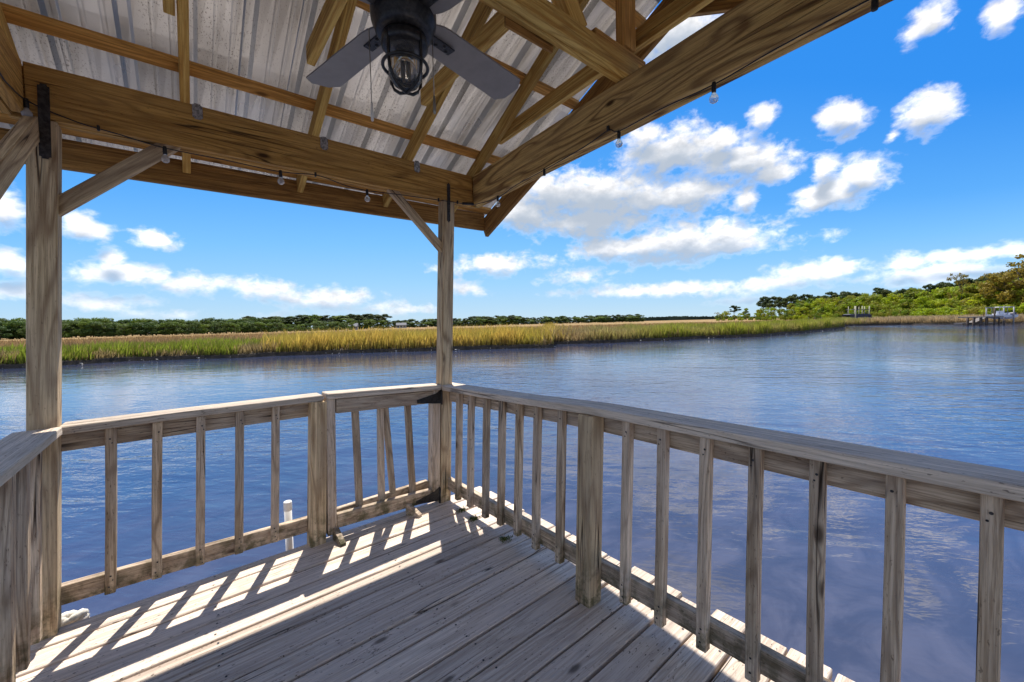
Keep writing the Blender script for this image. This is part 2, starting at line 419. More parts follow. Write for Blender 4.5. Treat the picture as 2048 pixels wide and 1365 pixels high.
M_GRASS, t, b = new_mat("marsh_grass_blades")
at = t.node('ShaderNodeAttribute'); at.attribute_name = "blade_col"
t.l.new(at.outputs['Color'], b.inputs['Base Color'])
b.inputs['Roughness'].default_value = 0.7; b.inputs['Specular IOR Level'].default_value = 0.15
tr = t.node('ShaderNodeBsdfTranslucent'); t.l.new(at.outputs['Color'], tr.inputs['Color'])
mx = t.node('ShaderNodeMixShader'); mx.inputs[0].default_value = 0.5
t.l.new(b.outputs[0], mx.inputs[1]); t.l.new(tr.outputs[0], mx.inputs[2]); t.l.new(mx.outputs[0], t.n['Material Output'].inputs[0])

M_MARSH, t, b = new_mat("marsh_ground")
ge = t.node('ShaderNodeNewGeometry')
n = t.noise(ge.outputs['Position'], 0.12, 5.0, 0.65)
n2 = t.noise(ge.outputs['Position'], 1.4, 4.0, 0.7)
c = t.mix(t.step(n, 0.3, 0.7), (0.22, 0.145, 0.065), (0.30, 0.20, 0.09))
c = t.mix(t.math('MULTIPLY', t.step(n2, 0.45, 0.7), 0.5), c, (0.11, 0.075, 0.035))
t.l.new(c, b.inputs['Base Color']); b.inputs['Roughness'].default_value = 0.95; b.inputs['Specular IOR Level'].default_value = 0.05

# ------------------------------------------------------------------ mesh helpers
def link(name, me, mat, parent=None):
    o = bpy.data.objects.new(name, me)
    if mat is not None and not me.materials: me.materials.append(mat)
    COL.objects.link(o)
    if parent is not None: o.parent = parent
    return o

def tag(o, label, cat, group=None):
    o['label'] = label; o['category'] = cat
    if group: o['group'] = group
    return o

def empty(name, loc=(0, 0, 0), label=None, cat=None, group=None, kind=None):
    o = bpy.data.objects.new(name, None); COL.objects.link(o); o.location = loc
    o.empty_display_size = 0.1
    if label: tag(o, label, cat, group)
    if kind: o['kind'] = kind
    return o

def from_bm(name, bm, mat, parent=None, smooth=False):
    me = bpy.data.meshes.new(name)
    bm.normal_update(); bm.to_mesh(me); bm.free()
    if smooth:
        for p in me.polygons: p.use_smooth = True
    return link(name, me, mat, parent)

def board_mesh(L, w, t, bev=0.003, wob=0.0, seg=1):
    """a piece of timber: length along local X (0..L), width along Y, thickness along Z, eased edges, a little out of true"""
    bm = bmesh.new()
    bmesh.ops.create_cube(bm, size=1.0)
    if seg > 1:
        ed = [e for e in bm.edges if abs(e.verts[0].co.x - e.verts[1].co.x) > 0.5]
        bmesh.ops.subdivide_edges(bm, edges=ed, cuts=seg - 1, use_grid_fill=True)
    for v in bm.verts:
        v.co = Vector(((v.co.x + 0.5) * L, v.co.y * w, v.co.z * t))
    if bev > 0:
        ed = [e for e in bm.edges if abs((e.verts[0].co - e.verts[1].co).normalized().x) > 0.9 and len(e.link_faces) == 2 and e.calc_face_angle() > 0.5]
        ed += [e for e in bm.edges if all(abs(v.co.x) < 1e-6 for v in e.verts) or all(abs(v.co.x - L) < 1e-6 for v in e.verts)]
        bmesh.ops.bevel(bm, geom=list(set(ed)), offset=bev, segments=1, affect='EDGES')
    if wob > 0:
        a, c_ = random.uniform(-wob, wob), random.uniform(-wob, wob)
        k = random.uniform(0, 6)
        for v in bm.verts:
            s = v.co.x / L
            v.co.y += a * math.sin(math.pi * s) + wob * 0.3 * math.sin(7 * s + k)
            v.co.z += c_ * math.sin(math.pi * s)
    return bm

def frame(A, B, yhint):
    A = Vector(A); B = Vector(B)
    x = (B - A).normalized()
    y = Vector(yhint); y = (y - x * y.dot(x)).normalized()
    z = x.cross(y)
    return Matrix(((x.x, y.x, z.x, A.x), (x.y, y.y, z.y, A.y), (x.z, y.z, z.z, A.z), (0, 0, 0, 1)))

def board(name, A, B, w, t, yhint, mat, parent, bev=0.003, wob=0.0, seg=1):
    """A, B: centres of the two ends; w is the size along yhint, t across it"""
    L = (Vector(B) - Vector(A)).length
    bm = board_mesh(L, w, t, bev, wob, seg)
    o = from_bm(name, bm, mat, parent)
    m = frame(A, B, yhint)
    o.matrix_local = (parent.matrix_basis.inverted() @ m) if parent else m
    return o

def tube_bm(bm, pts, rad, n=8, cap=True):
    pts = [Vector(p) for p in pts]
    if not isinstance(rad, (list, tuple)): rad = [rad] * len(pts)
    rings = []
    ref = Vector((0, 0, 1))
    for i, p in enumerate(pts):
        d = (pts[min(i + 1, len(pts) - 1)] - pts[max(i - 1, 0)]).normalized()
        r_ = Vector((0, 0, 1)) if abs(d.z) < 0.9 else Vector((1, 0, 0))
        a = d.cross(r_).normalized(); b_ = d.cross(a)
        rings.append([bm.verts.new(p + (a * math.cos(2 * math.pi * k / n) + b_ * math.sin(2 * math.pi * k / n)) * rad[i]) for k in range(n)])
    for i in range(len(rings) - 1):
        for k in range(n):
            bm.faces.new((rings[i][k], rings[i][(k + 1) % n], rings[i + 1][(k + 1) % n], rings[i + 1][k]))
    if cap:
        bm.faces.new(rings[0][::-1]); bm.faces.new(rings[-1])
    return bm

def tube(name, pts, rad, mat, parent=None, n=8, smooth=True):
    bm = bmesh.new(); tube_bm(bm, pts, rad, n)
    bmesh.ops.recalc_face_normals(bm, faces=bm.faces)
    return from_bm(name, bm, mat, parent, smooth)

def lathe(name, prof, mat, parent=None, n=32, loc=(0, 0, 0), smooth=True):
    bm = bmesh.new(); rings = []
    for (r_, z) in prof:
        if r_ < 1e-5: rings.append([bm.verts.new((0, 0, z))])
        else: rings.append([bm.verts.new((r_ * math.cos(2 * math.pi * k / n), r_ * math.sin(2 * math.pi * k / n), z)) for k in range(n)])
    for a, b_ in zip(rings, rings[1:]):
        for k in range(n):
            k2 = (k + 1) % n
            if len(a) == 1 and len(b_) == 1: continue
            if len(a) == 1: bm.faces.new((a[0], b_[k2], b_[k]))
            elif len(b_) == 1: bm.faces.new((a[k], a[k2], b_[0]))
            else: bm.faces.new((a[k], a[k2], b_[k2], b_[k]))
    bmesh.ops.recalc_face_normals(bm, faces=bm.faces)
    o = from_bm(name, bm, mat, parent, smooth)
    o.location = loc
    return o

def add_box(bm, x0, x1, y0, y1, z0, z1):
    r_ = bmesh.ops.create_cube(bm, size=1.0)
    for v in r_['verts']:
        v.co = Vector(((x0 + x1) / 2 + v.co.x * (x1 - x0), (y0 + y1) / 2 + v.co.y * (y1 - y0), (z0 + z1) / 2 + v.co.z * (z1 - z0)))
    return r_['verts']

def box(name, x0, x1, y0, y1, z0, z1, mat, parent=None, bev=0.0):
    bm = bmesh.new(); add_box(bm, x0, x1, y0, y1, z0, z1)
    if bev: bmesh.ops.bevel(bm, geom=list(bm.edges), offset=bev, segments=1, affect='EDGES')
    return from_bm(name, bm, mat, parent)

LX, LY = 0.0501, 0.0            # the whole shelter leans a little to the right
def ln(x, y, z): return (x + LX * z, y + LY * z, z)
S = 0.089
SL = 0.47                           # roof slope

# ================================================================== SETTING
WZ = -0.68
# water: one sheet to the horizon
bm = bmesh.new()
R_ = 4000
vs = [bm.verts.new((x, y, WZ)) for x, y in ((-R_, -R_), (R_, -R_), (R_, R_), (-R_, R_))]
bm.faces.new(vs)
wo = from_bm("water", bm, M_WATER); wo['kind'] = 'structure'
# river bed
bm = bmesh.new()
vs = [bm.verts.new((x, y, WZ - 1.6)) for x, y in ((-R_, -R_), (R_, -R_), (R_, R_), (-R_, R_))]
bm.faces.new(vs)
rb = from_bm("river_bed", bm, M_MUD); rb['kind'] = 'structure'

# marsh: shoreline measured on the water plane
SHORE = [(-160, 42), (-90, 40), (-40, 37), (-20, 36.2), (-10.1, 35.9), (-8.7, 35.0), (-7.4, 35.6), (-4.0, 36.1), (1.95, 31.8), (4.1, 31.6), (8.5, 29.2), (14.1, 25.2),
         (17.5, 22.6), (20.3, 20.1), (21.6, 20.2), (23.0, 22.3), (23.9, 23.4), (28.0, 20.5), (32.8, 18.4), (38.9, 16.5), (44.8, 13.5), (55.7, 12.5), (73.0, 12.7), (80.0, 13.0), (84.0, 13.9), (86.0, 16.5),
         (93, 17.5), (100.9, 13.1), (103.1, 9.2), (102.6, 1.6), (101, -3.3), (100, -9), (99, -22), (97, -45), (94, -90)]
def resample(pts, step):
    out = []; acc_ = 0
    for (a, b_) in zip(pts, pts[1:]):
        a = np.array(a, float); b_ = np.array(b_, float); L = np.linalg.norm(b_ - a); n_ = max(1, int(L / step))
        for i in range(n_): out.append(a + (b_ - a) * i / n_)
    out.append(np.array(pts[-1], float))
    return np.array(out)
SH = resample(SHORE, 0.8)
SHn = SH - np.array([CAM_P.x, CAM_P.y]); SHn /= np.linalg.norm(SHn, axis=1)[:, None]
jit = np.interp(np.arange(len(SH)), np.arange(0, len(SH) + 3, 3), RNG.normal(0, 0.28, len(np.arange(0, len(SH) + 3, 3))))
SH = SH + SHn * jit[:, None]
MZ = -0.30
bm = bmesh.new(); rows = []
for i in range(len(SH)):
    col_ = []
    for (d, z) in ((-0.15, WZ - 0.5), (0.0, WZ - 0.02), (0.16, WZ + 0.20 + 0.10 * random.random()), (0.7, MZ - 0.04 + 0.05 * random.random()), (2.0, MZ), (30, MZ), (150, MZ), (2500, MZ)):
        p = SH[i] + SHn[i] * d
        col_.append(bm.verts.new((p[0], p[1], z)))
    rows.append(col_)
for a, b_ in zip(rows, rows[1:]):
    for k in range(len(a) - 1):
        f = bm.faces.new((a[k], b_[k], b_[k + 1], a[k + 1]))
        f.material_index = 0 if k < 3 else 1
bmesh.ops.recalc_face_normals(bm, faces=bm.faces)
for f in bm.faces:
    if f.normal.z < 0: f.normal_flip()
mo = from_bm("marsh", bm, M_MUD); mo.data.materials.append(M_MARSH); mo['kind'] = 'structure'

def px_of(x, y):
    d = Vector((x, y, 1.3165)) - CAM_P
    return 1024 + 799.64 * d.dot(_r) / max(0.1, d.dot(_fw))

# grass of the marsh: tapered blades in clumps, drawn denser and finer near the water's edge
PXS = np.array([px_of(*p) for p in SH])
def grass_block(n, d0, d1, hmul, width, power=1.0, vis=(-260, 2300)):
    ok = np.where((PXS > vis[0]) & (PXS < vis[1]))[0]
    seg = np.linalg.norm(SH[np.minimum(ok + 1, len(SH) - 1)] - SH[ok], axis=1) + 1e-6
    i = RNG.choice(ok, n, p=seg / seg.sum())
    j = np.minimum(i + 1, len(SH) - 1)
    f = RNG.random(n)[:, None]
    base = SH[i] * (1 - f) + SH[j] * f
    nn = SHn[i]
    d = d0 + (d1 - d0) * RNG.random(n) ** power
    nn = SHn[i] * (1 - f) + SHn[j] * f
    base = base + nn * d[:, None]
    px = PXS[i] + RNG.normal(0, 26, n)
    # clump tone, slowly varying
    cl = (np.sin(base[:, 0] * 1.1 + 2.3 * np.sin(base[:, 1] * 0.7)) + np.sin(base[:, 1] * 1.7 + base[:, 0] * 0.6 + 1.0)) * 0.25 + 0.5
    cl2 = (np.sin(base[:, 0] * 0.31 + 1.7 * np.sin(base[:, 1] * 0.23)) + np.sin(base[:, 1] * 0.37 + 0.5)) * 0.25 + 0.5
    green = np.array([0.19, 0.26, 0.025]); gold = np.array([0.58, 0.40, 0.085]); tan = np.array([0.32, 0.205, 0.09]); straw = np.array([0.52, 0.42, 0.24]); ygr = np.array([0.36, 0.31, 0.045])
    col_ = np.tile(tan, (n, 1)); h = np.full(n, 0.95)
    r1 = RNG.random(n)
    zl = px < 540
    m_ = zl & (d < 6.5 + 5 * (cl2 - 0.5)) & (r1 < 0.88)
    col_[m_] = (green * 0.7 + ygr * 0.22) * (0.75 + 0.6 * cl[m_])[:, None]; h[m_] = 0.95
    m_ = zl & (d < 1.4) & (cl > 0.68); col_[m_] = straw * (0.45 + 0.35 * RNG.random(m_.sum()))[:, None] * np.array([1.0, 0.92, 0.7]); h[m_] = 0.7
    zg = (px >= 540) & (px < 1093)
    m_ = zg & (d < 11) & (r1 < 0.9)
    mixg = np.clip(0.15 + cl[m_] * 0.9 + 0.25 * RNG.normal(size=m_.sum()), 0, 1)[:, None]
    col_[m_] = gold * mixg + ygr * (1 - mixg); h[m_] = 1.35
    zr = (px >= 1093)
    m_ = zr & (d < 9) & (r1 < 0.85)
    wgt = np.clip((px[m_] - 1093) / 260, 0, 1) * (0.5 + 0.7 * cl[m_]); wgt = np.clip(wgt, 0, 1)[:, None]
    col_[m_] = (green * 0.55 + ygr * 0.6) * wgt + (tan * 0.7 + straw * 0.3) * (1 - wgt); h[m_] = 1.15
    m_ = zr & (px > 1710); col_[m_] = (tan * 0.6 + straw * 0.5) * (0.7 + 0.5 * cl[m_])[:, None]; h[m_] = 1.1
    col_ = col_ * (0.65 + 0.7 * RNG.random(n))[:, None]
    h = h * hmul * (0.6 + 0.55 * RNG.random(n)) * (0.75 + 0.5 * cl)
    h = np.where(d < 0.8, h * (0.55 + 0.5 * d / 0.8), h)
    z0 = np.where(d < 0.7, WZ + 0.1 + (MZ - WZ - 0.1) * np.clip(d, 0, 0.7) / 0.7, MZ) - 0.04
    ang = RNG.random(n) * 2 * np.pi
    dx = np.stack([np.cos(ang), np.sin(ang)], 1) * (width * (0.6 + 0.8 * RNG.random(n)))[:, None] * 0.5
    la = RNG.normal(0.9, 0.9, n)
    lean = np.stack([np.cos(la), np.sin(la)], 1) * (h * RNG.gamma(2.0, 0.13, n))[:, None]
    edge = np.where(d < 0.9, 0.45, 0.0) * RNG.random(n)
    lean = lean - nn * (edge * h)[:, None]
    V = np.zeros((n, 5, 3))
    V[:, 0, :2] = base - dx; V[:, 1, :2] = base + dx
    V[:, 2, :2] = base + dx * 0.7 + lean * 0.35; V[:, 3, :2] = base - dx * 0.7 + lean * 0.35
    V[:, 4, :2] = base + lean
    V[:, 0, 2] = V[:, 1, 2] = z0
    V[:, 2, 2] = V[:, 3, 2] = z0 + h * 0.58
    V[:, 4, 2] = z0 + h
    C = np.repeat(col_[:, None, :], 5, 1)
    foot_col = np.array([0.10, 0.07, 0.035])
    C[:, 0:2] = C[:, 0:2] * 0.25 + foot_col * 0.75         # each blade browner and darker towards its foot
    return V.reshape(-1, 3), C.reshape(-1, 3)
parts = [grass_block(120000, 0.22, 5.0, 0.97, 0.052, 1.15), grass_block(60000, 4.5, 24.0, 1.0, 0.12, 1.1), grass_block(90000, 22.0, 130.0, 0.62, 0.15, 1.2)]
V = np.concatenate([p[0] for p in parts]); C = np.concatenate([p[1] for p in parts])
nb = len(V) // 5
me = bpy.data.meshes.new("marsh_grass")
k = np.arange(nb)[:, None] * 5
quads = (k + np.array([[0, 1, 2, 3]])).ravel(); tris = (k + np.array([[3, 2, 4]])).ravel()
me.vertices.add(len(V)); me.vertices.foreach_set("co", V.ravel())
loops = np.concatenate([quads, tris]).astype(np.int32)
me.loops.add(len(loops)); me.loops.foreach_set("vertex_index", loops)
starts = np.concatenate([np.arange(nb) * 4, nb * 4 + np.arange(nb) * 3]).astype(np.int32)
me.polygons.add(nb * 2); me.polygons.foreach_set("loop_start", starts)
me.update(calc_edges=True)
ca = me.color_attributes.new("blade_col", 'FLOAT_COLOR', 'POINT')
ca.data.foreach_set("color", np.concatenate([C, np.ones((len(C), 1))], 1).astype(np.float32).ravel())
go_ = link("marsh_grass", me, M_GRASS); go_['kind'] = 'stuff'

# oyster shells at the foot of the bank
bm = bmesh.new()
ok = np.where((PXS > -50) & (PXS < 1720))[0]
for _ in range(420):
    i = int(random.choice(ok)); p = SH[i] + SHn[i] * random.uniform(-0.12, 0.22) + RNG.normal(0, 0.3, 2)
    s = random.uniform(0.03, 0.10)
    c0 = Vector((p[0], p[1], WZ + random.uniform(0.0, 0.07)))
    vv = [bm.verts.new(c0 + Vector((random.uniform(-s, s), random.uniform(-s, s), random.uniform(0, s * 0.9)))) for _ in range(4)]
    for f in ((0, 1, 2), (0, 2, 3), (0, 3, 1), (1, 3, 2)): bm.faces.new([vv[q] for q in f])
so = from_bm("oyster_shells", bm, M_SHELL); so['kind'] = 'stuff'

# ------------------------------------------------------------------ trees
def crown_mesh(name, kind, seed):
    """leaf clumps as many small bent cards spread through the lobes of a crown; unit tree, 1 m tall, about 0.4 m radius"""
    g = np.random.default_rng(seed)
    lobes = []
    if kind == 'broad':
        for _ in range(26):
            th = g.random() * 6.283; r_ = 0.36 * math.sqrt(g.random()); zz = 0.12 + 0.78 * g.random()
            r_ *= 1.0 - 0.75 * abs(zz - 0.48) ** 1.3
            lobes.append((r_ * math.cos(th), r_ * math.sin(th), zz, 0.10 + 0.07 * g.random()))
        n_, size = 2600, 0.026
    elif kind == 'tall':
        for _ in range(24):
            th = g.random() * 6.283; zz = 0.35 + 0.6 * g.random(); r_ = 0.22 * math.sqrt(g.random()) * (1.25 - zz * 0.7)
            lobes.append((r_ * math.cos(th), r_ * math.sin(th), zz, 0.06 + 0.06 * g.random()))
        n_, size = 2200, 0.022
    elif kind == 'shrub':
        for _ in range(20):
            th = g.random() * 6.283; r_ = 0.75 * math.sqrt(g.random()); zz = 0.1 + 0.65 * g.random() * (1 - 0.5 * r_)
            lobes.append((r_ * math.cos(th), r_ * math.sin(th), zz, 0.16 + 0.12 * g.random()))
        n_, size = 2000, 0.05
    elif kind == 'pine':
        for _ in range(22):
            th = g.random() * 6.283; zz = 0.56 + 0.40 * g.random(); r_ = 0.18 * math.sqrt(g.random()) * (1.0 if zz < 0.86 else 0.5)
            lobes.append((r_ * math.cos(th), r_ * math.sin(th), zz, 0.035 + 0.045 * g.random()))
        n_, size = 2000, 0.019
    elif kind == 'brown':
        for _ in range(34):
            th = g.random() * 6.283; zz = 0.25 + 0.72 * g.random(); r_ = 0.36 * math.sqrt(g.random()) * (1.15 - 0.5 * abs(zz - 0.6))
            lobes.append((r_ * math.cos(th), r_ * math.sin(th), zz, 0.05 + 0.06 * g.random()))
        n_, size = 2800, 0.019
    else:  # sparse, nearly bare
        for _ in range(30):
            th = g.random() * 6.283; zz = 0.4 + 0.58 * g.random(); r_ = 0.34 * math.sqrt(g.random())
            lobes.append((r_ * math.cos(th), r_ * math.sin(th), zz, 0.03 + 0.04 * g.random()))
        n_, size = 900, 0.016
    L = np.array(lobes)
    wgt = L[:, 3] ** 2; i = g.choice(len(L), n_, p=wgt / wgt.sum())
    dirs = g.normal(size=(n_, 3)); dirs /= np.linalg.norm(dirs, axis=1)[:, None]
    rad = L[i, 3] * (0.55 + 0.5 * g.random(n_))
    flat = np.array([1, 1, 0.8 if kind == 'pine' else 0.75])
    c0 = L[i, :3] + dirs * rad[:, None] * flat
    a = g.normal(size=(n_, 3)); a -= dirs * (a * dirs).sum(1)[:, None] * 0.6; a /= np.linalg.norm(a, axis=1)[:, None]
    b_ = np.cross(dirs, a) + 0.3 * g.normal(size=(n_, 3)); b_ /= np.linalg.norm(b_, axis=1)[:, None]
    s = (size * (0.6 + 0.9 * g.random(n_)))[:, None]
    V = np.stack([c0 - a * s, c0 + b_ * s * 0.7, c0 + a * s, c0 - b_ * s * 0.6], 1)
    me = bpy.data.meshes.new(name)
    me.vertices.add(n_ * 4); me.vertices.foreach_set("co", V.ravel())
    me.loops.add(n_ * 4); me.loops.foreach_set("vertex_index", np.arange(n_ * 4, dtype=np.int32))
    me.polygons.add(n_); me.polygons.foreach_set("loop_start", (np.arange(n_) * 4).astype(np.int32))
    me.update(calc_edges=True)
    tone = np.clip(0.5 + 0.5 * g.normal(size=len(L)), 0, 1)[i]
    tone = np.clip(tone * 0.7 + 0.3 * g.random(n_), 0, 1)
    at_ = me.attributes.new("tone", 'FLOAT', 'POINT')
    at_.data.foreach_set("value", np.repeat(tone, 4).astype(np.float32))
    return me, L
def trunk_mesh(name, kind, L, seed):
    random.seed(seed)
    bm = bmesh.new()
    r0 = {'broad': 0.022, 'tall': 0.014, 'shrub': 0.03, 'pine': 0.011, 'bare': 0.012, 'brown': 0.016}[kind]
    top = {'broad': 0.6, 'tall': 0.85, 'shrub': 0.35, 'pine': 0.92, 'bare': 0.85, 'brown': 0.8}[kind]
    pts = [(random.uniform(-1, 1) * 0.012 * s, random.uniform(-1, 1) * 0.012 * s, -0.03 + (top + 0.03) * s / 4) for s in range(5)]
    tube_bm(bm, pts, [r0 * (1 - 0.18 * s) for s in range(5)], 6)
    idx = list(range(len(L))); random.shuffle(idx)
    for q in idx[:(14 if kind in ('bare', 'pine', 'brown') else 8)]:
        x, y, z, r_ = L[q]
        zb = max(0.1, z - 0.12 - 0.15 * random.random())
        zb = min(zb, top)
        tube_bm(bm, [(0, 0, zb), (x * 0.5, y * 0.5, (zb + z) / 2 + 0.01), (x, y, z)], [r0 * 0.45, r0 * 0.3, r0 * 0.12], 4)
    me = bpy.data.meshes.new(name); bm.to_mesh(me); bm.free()
    for p in me.polygons: p.use_smooth = True
    return me
PROTO = {}
for kind, cnt, mat in (('broad', 4, M_LEAF), ('tall', 3, M_LEAF), ('shrub', 3, M_LEAF), ('pine', 4, M_NEEDLE), ('bare', 2, M_BARE), ('brown', 2, M_BARE)):
    PROTO[kind] = []
    for q in range(cnt):
        cm, L = crown_mesh("crown", kind, 100 + 17 * q + len(kind) * 7)
        tm = trunk_mesh("trunk", kind, L, 50 + q)
        cm.materials.append(mat); tm.materials.append(M_BARK)
        PROTO[kind].append((cm, tm))
random.seed(21)
def at_depth(px, depth, z):
    base = CAM_P + _fw * depth + _r * ((px - 1024) / 799.64 * depth)
    k_ = (z - base.z) / _u.z
    return base + _u * k_
def tree(name, kind, px, depth, h, label, group, wide=1.0, zb=MZ):
    p = at_depth(px, depth, zb)
    e = empty(name, p, label, "tree" if kind != 'shrub' else "bush", group)
    e.rotation_euler = (0, 0, random.uniform(0, 6.283))
    cm, tm = random.choice(PROTO[kind])
    w_ = h * wide * random.uniform(0.88, 1.15)
    for nm, me_ in (("trunk", tm), ("crown", cm)):
        o = link(nm, me_, None, e); o.scale = (w_, w_, h)
    return e
FARM = {}
def far_tree(name, kind, px, depth, h, label, group, wide=1.0):
    p = at_depth(px, depth, MZ)
    cm, tm = random.choice(PROTO[kind])
    if kind != 'pine':
        if kind not in FARM:
            FARM[kind] = [c_[0].copy() for c_ in PROTO[kind]]
            for m_ in FARM[kind]: m_.materials.clear(); m_.materials.append(M_LEAF_FAR)
        cm = random.choice(FARM[kind])
    o = link(name, cm, None); o.location = p; o.scale = (h * wide, h * wide, h); o.rotation_euler = (0, 0, random.uniform(0, 6.28))
    tag(o, label, "tree", group)
    tr_ = link("trunk", tm, None, o)
    return o
# left horizon: woods beyond the marsh
G1 = "broadleaf trees of the far left treeline"
x = -60.0
while x < 712:
    hpx = 35 - 14 * min(1, max(0, x) / 560)
    if x > 560: hpx = 12
    dep = 165 + 55 * max(0, x) / 700
    for rr in range(2):
        d_ = dep + rr * 14 + random.uniform(-4, 4)
        h = (hpx * random.uniform(0.82, 1.12) + (2 if rr else -5)) * d_ / 800 + 1.0
        far_tree("broadleaf_tree", 'broad', x + random.uniform(-5, 5), d_, h, ("tall green tree at the back of the far treeline " if rr else "green broadleaf tree at the front of the far treeline ") + ("left of the near post" if x < 50 else "just right of the near post" if x < 330 else "below the distant dark pines"), G1, random.uniform(1.1, 1.6))
    x += random.uniform(9, 14)
G2 = "pines of the dark distant pine block"
x = 380.0
while x < 1275:
    if 480 < x < 770: dep, hpx, st = 285, 25, 8
    elif x <= 480: dep, hpx, st = 255, 17, 16
    elif x < 990: dep, hpx, st = 380, 13, 7
    else: dep, hpx, st = 460, 12, 7
    if 940 < x < 1040: hpx = 16
    h = hpx * random.uniform(0.85, 1.15) * dep / 800 + 1.4
    kind = 'pine' if random.random() < (0.75 if x > 480 else 0.6) else 'tall'
    far_tree("pine_tree" if kind == 'pine' else "slender_tree", kind, x + random.uniform(-3, 3), dep + random.uniform(-12, 20), h,
             ("dark pine in the thick distant block left of the corner post" if x < 780 else "dark pine in the thin distant line beside the corner post" if x < 990 else "dark pine in the thin distant line right of the corner post") if kind == 'pine' else ("slender tree among the thick dark pines left of the corner post" if x < 780 else "slender tree in the thin pine line beside the corner post" if x < 990 else "slender tree in the thin pine line right of the corner post"), G2 if kind == 'pine' else "slender trees among the distant pines", random.uniform(2.0, 3.0))
    if kind == 'pine' and 470 < x < 780:
        far_tree("bushy_tree", 'broad', x, dep - 12, h * 0.62, "low bushy tree under the thick dark pines left of the corner post", "low trees under the distant pines", 1.6)
    elif x > 770:
        far_tree("bushy_tree", 'broad', x + 4, dep - 10, h * random.uniform(0.6, 0.85), "low bushy tree under the thin distant pine line " + ("beside the corner post" if x < 990 else "right of the corner post"), "low trees under the distant pines", 2.2)
    x += st * random.uniform(0.7, 1.2)
# far-off wood, a thin blue-green band
bm = bmesh.new()
for px in np.arange(1180, 1520, 2.2):
    p = at_depth(px, 980, MZ); q = at_depth(px + 3.4, 980, MZ)
    top = 6.5 + 2.2 * random.random() + 2.0 * math.sin(px * 0.02)
    d = view_dir(px, 640); off = Vector((d.x, d.y, 0)) * 14
    vv = [bm.verts.new(a) for a in (p, q, q + Vector((0, 0, top)), p + Vector((0, 0, top * random.uniform(0.85, 1))), p + off, q + off, q + off + Vector((0, 0, top)), p + off + Vector((0, 0, top)))]
    for f in ((0, 1, 2, 3), (3, 2, 6, 7), (4, 7, 6, 5), (0, 3, 7, 4), (1, 5, 6, 2)): bm.faces.new([vv[i_] for i_ in f])
fo = from_bm("far_woods", bm, plain("far_wood_foliage", (0.045, 0.065, 0.045), 0.95, 0, 0.0, 0, 0.02, 0.3)); fo['kind'] = 'stuff'

# right bank woods
KX = [1380, 1440, 1520, 1600, 1720, 1850, 1950, 2048, 2200, 2400]
KD = [330, 300, 235, 185, 140, 112, 96, 88, 80, 74]
KH = [4, 20, 27, 43, 60, 71, 86, 110, 150, 190]         # height of the canopy above the tree feet, in px of the photo
def kd(x): return float(np.interp(x, KX, KD))
def kh(x): return float(np.interp(x, KX, KH))
GB, GT, GS, GP = "broadleaf trees on the right bank", "slim trees on the right bank", "bushes along the foot of the right bank", "pines above the right bank"
x = 1432.0
def zone(x):
    return ("below the pine stand" if x < 1690 else "behind the pole boat lift" if x < 1765 else "between pole lift and right dock" if x < 1915
            else "behind the right dock" if x < 2030 else "at the right edge of the bank")
while x < 2170:
    dep = kd(x); s_ = dep / 800
    # bushes at the front
    tree("bush", 'shrub', x + random.uniform(-5, 5), dep - 4, kh(x) * 0.33 * random.uniform(0.8, 1.25) * s_, "low leafy bush at the foot of the woods " + zone(x), GS, 0.75)
    tree("broadleaf_tree", 'broad', x + random.uniform(-8, 8), dep + 3, kh(x) * random.uniform(0.48, 0.68) * s_, "rounded broadleaf tree at the front of the woods " + zone(x), GB, 1.05)
    if x > 1500:
        tree("broadleaf_tree", 'broad', x + random.uniform(-8, 8), dep + 10, kh(x) * random.uniform(0.70, 0.95) * s_, "rounded broadleaf tree in the middle of the woods " + zone(x), GB, 0.9)
        if random.random() < 0.5:
            tree("slim_tree", 'tall', x + random.uniform(-8, 8), dep + 7, kh(x) * random.uniform(0.72, 0.95) * s_, "slim upright tree in the woods " + zone(x), GT, 1.1)
        if x > 1600:
            tree("broadleaf_tree", 'broad', x + random.uniform(-8, 8), dep + 18, kh(x) * random.uniform(0.84, 0.98) * s_ * 1.1, "tall broadleaf tree at the back of the woods " + zone(x), "tall trees at the back of the right bank", 0.7)
            if random.random() < 0.45:
                tree("pine_tree", 'pine', x + random.uniform(-8, 8), dep + 15, kh(x) * random.uniform(0.9, 1.03) * s_ * 1.1, "dark pine rising out of the woods " + zone(x), GP, 1.2)
    x += random.uniform(13, 19)
for x in (1527, 1537, 1549, 1560, 1574, 1583, 1595, 1608, 1622, 1636, 1649, 1662, 1680, 1694):
    dep = kd(x) + 45
    tree("pine_tree", 'pine', x, dep, random.uniform(43, 50) * dep / 800 * (1 + (x - 1527) / 1100), "tall dark pine in the stand at the left end of the right bank", "pine stand at the left end of the right bank", 1.35)
tree("pine_tree", 'pine', 1469, 300, 30 * 300 / 800, "lone dark pine left of the right bank pine stand", None, 1.6)
tree("bare_tree", 'bare', 1436, 310, 17 * 310 / 800, "small scraggly tree at the far left tip of the right bank", None, 1.1)
tree("broadleaf_tree", 'broad', 1452, 305, 20 * 305 / 800, "small round tree beside the lone dark pine", None, 1.0)
tree("broadleaf_tree", 'tall', 1492, 290, 24 * 290 / 800, "narrow green tree right of the lone dark pine", None, 1.2)
tree("bare_tree", 'bare', 1922, 104, 93 * 104 / 800, "tall thin-crowned tree standing above the right bank woods", None, 0.62)
tree("broadleaf_tree", 'brown', 2040, 92, 116 * 92 / 800, "big brownish tree at the right edge of the bank", None, 1.0)
tree("broadleaf_tree", 'brown', 2085, 90, 128 * 90 / 800, "tallest brownish tree beyond the right edge of the bank", None, 1.0)
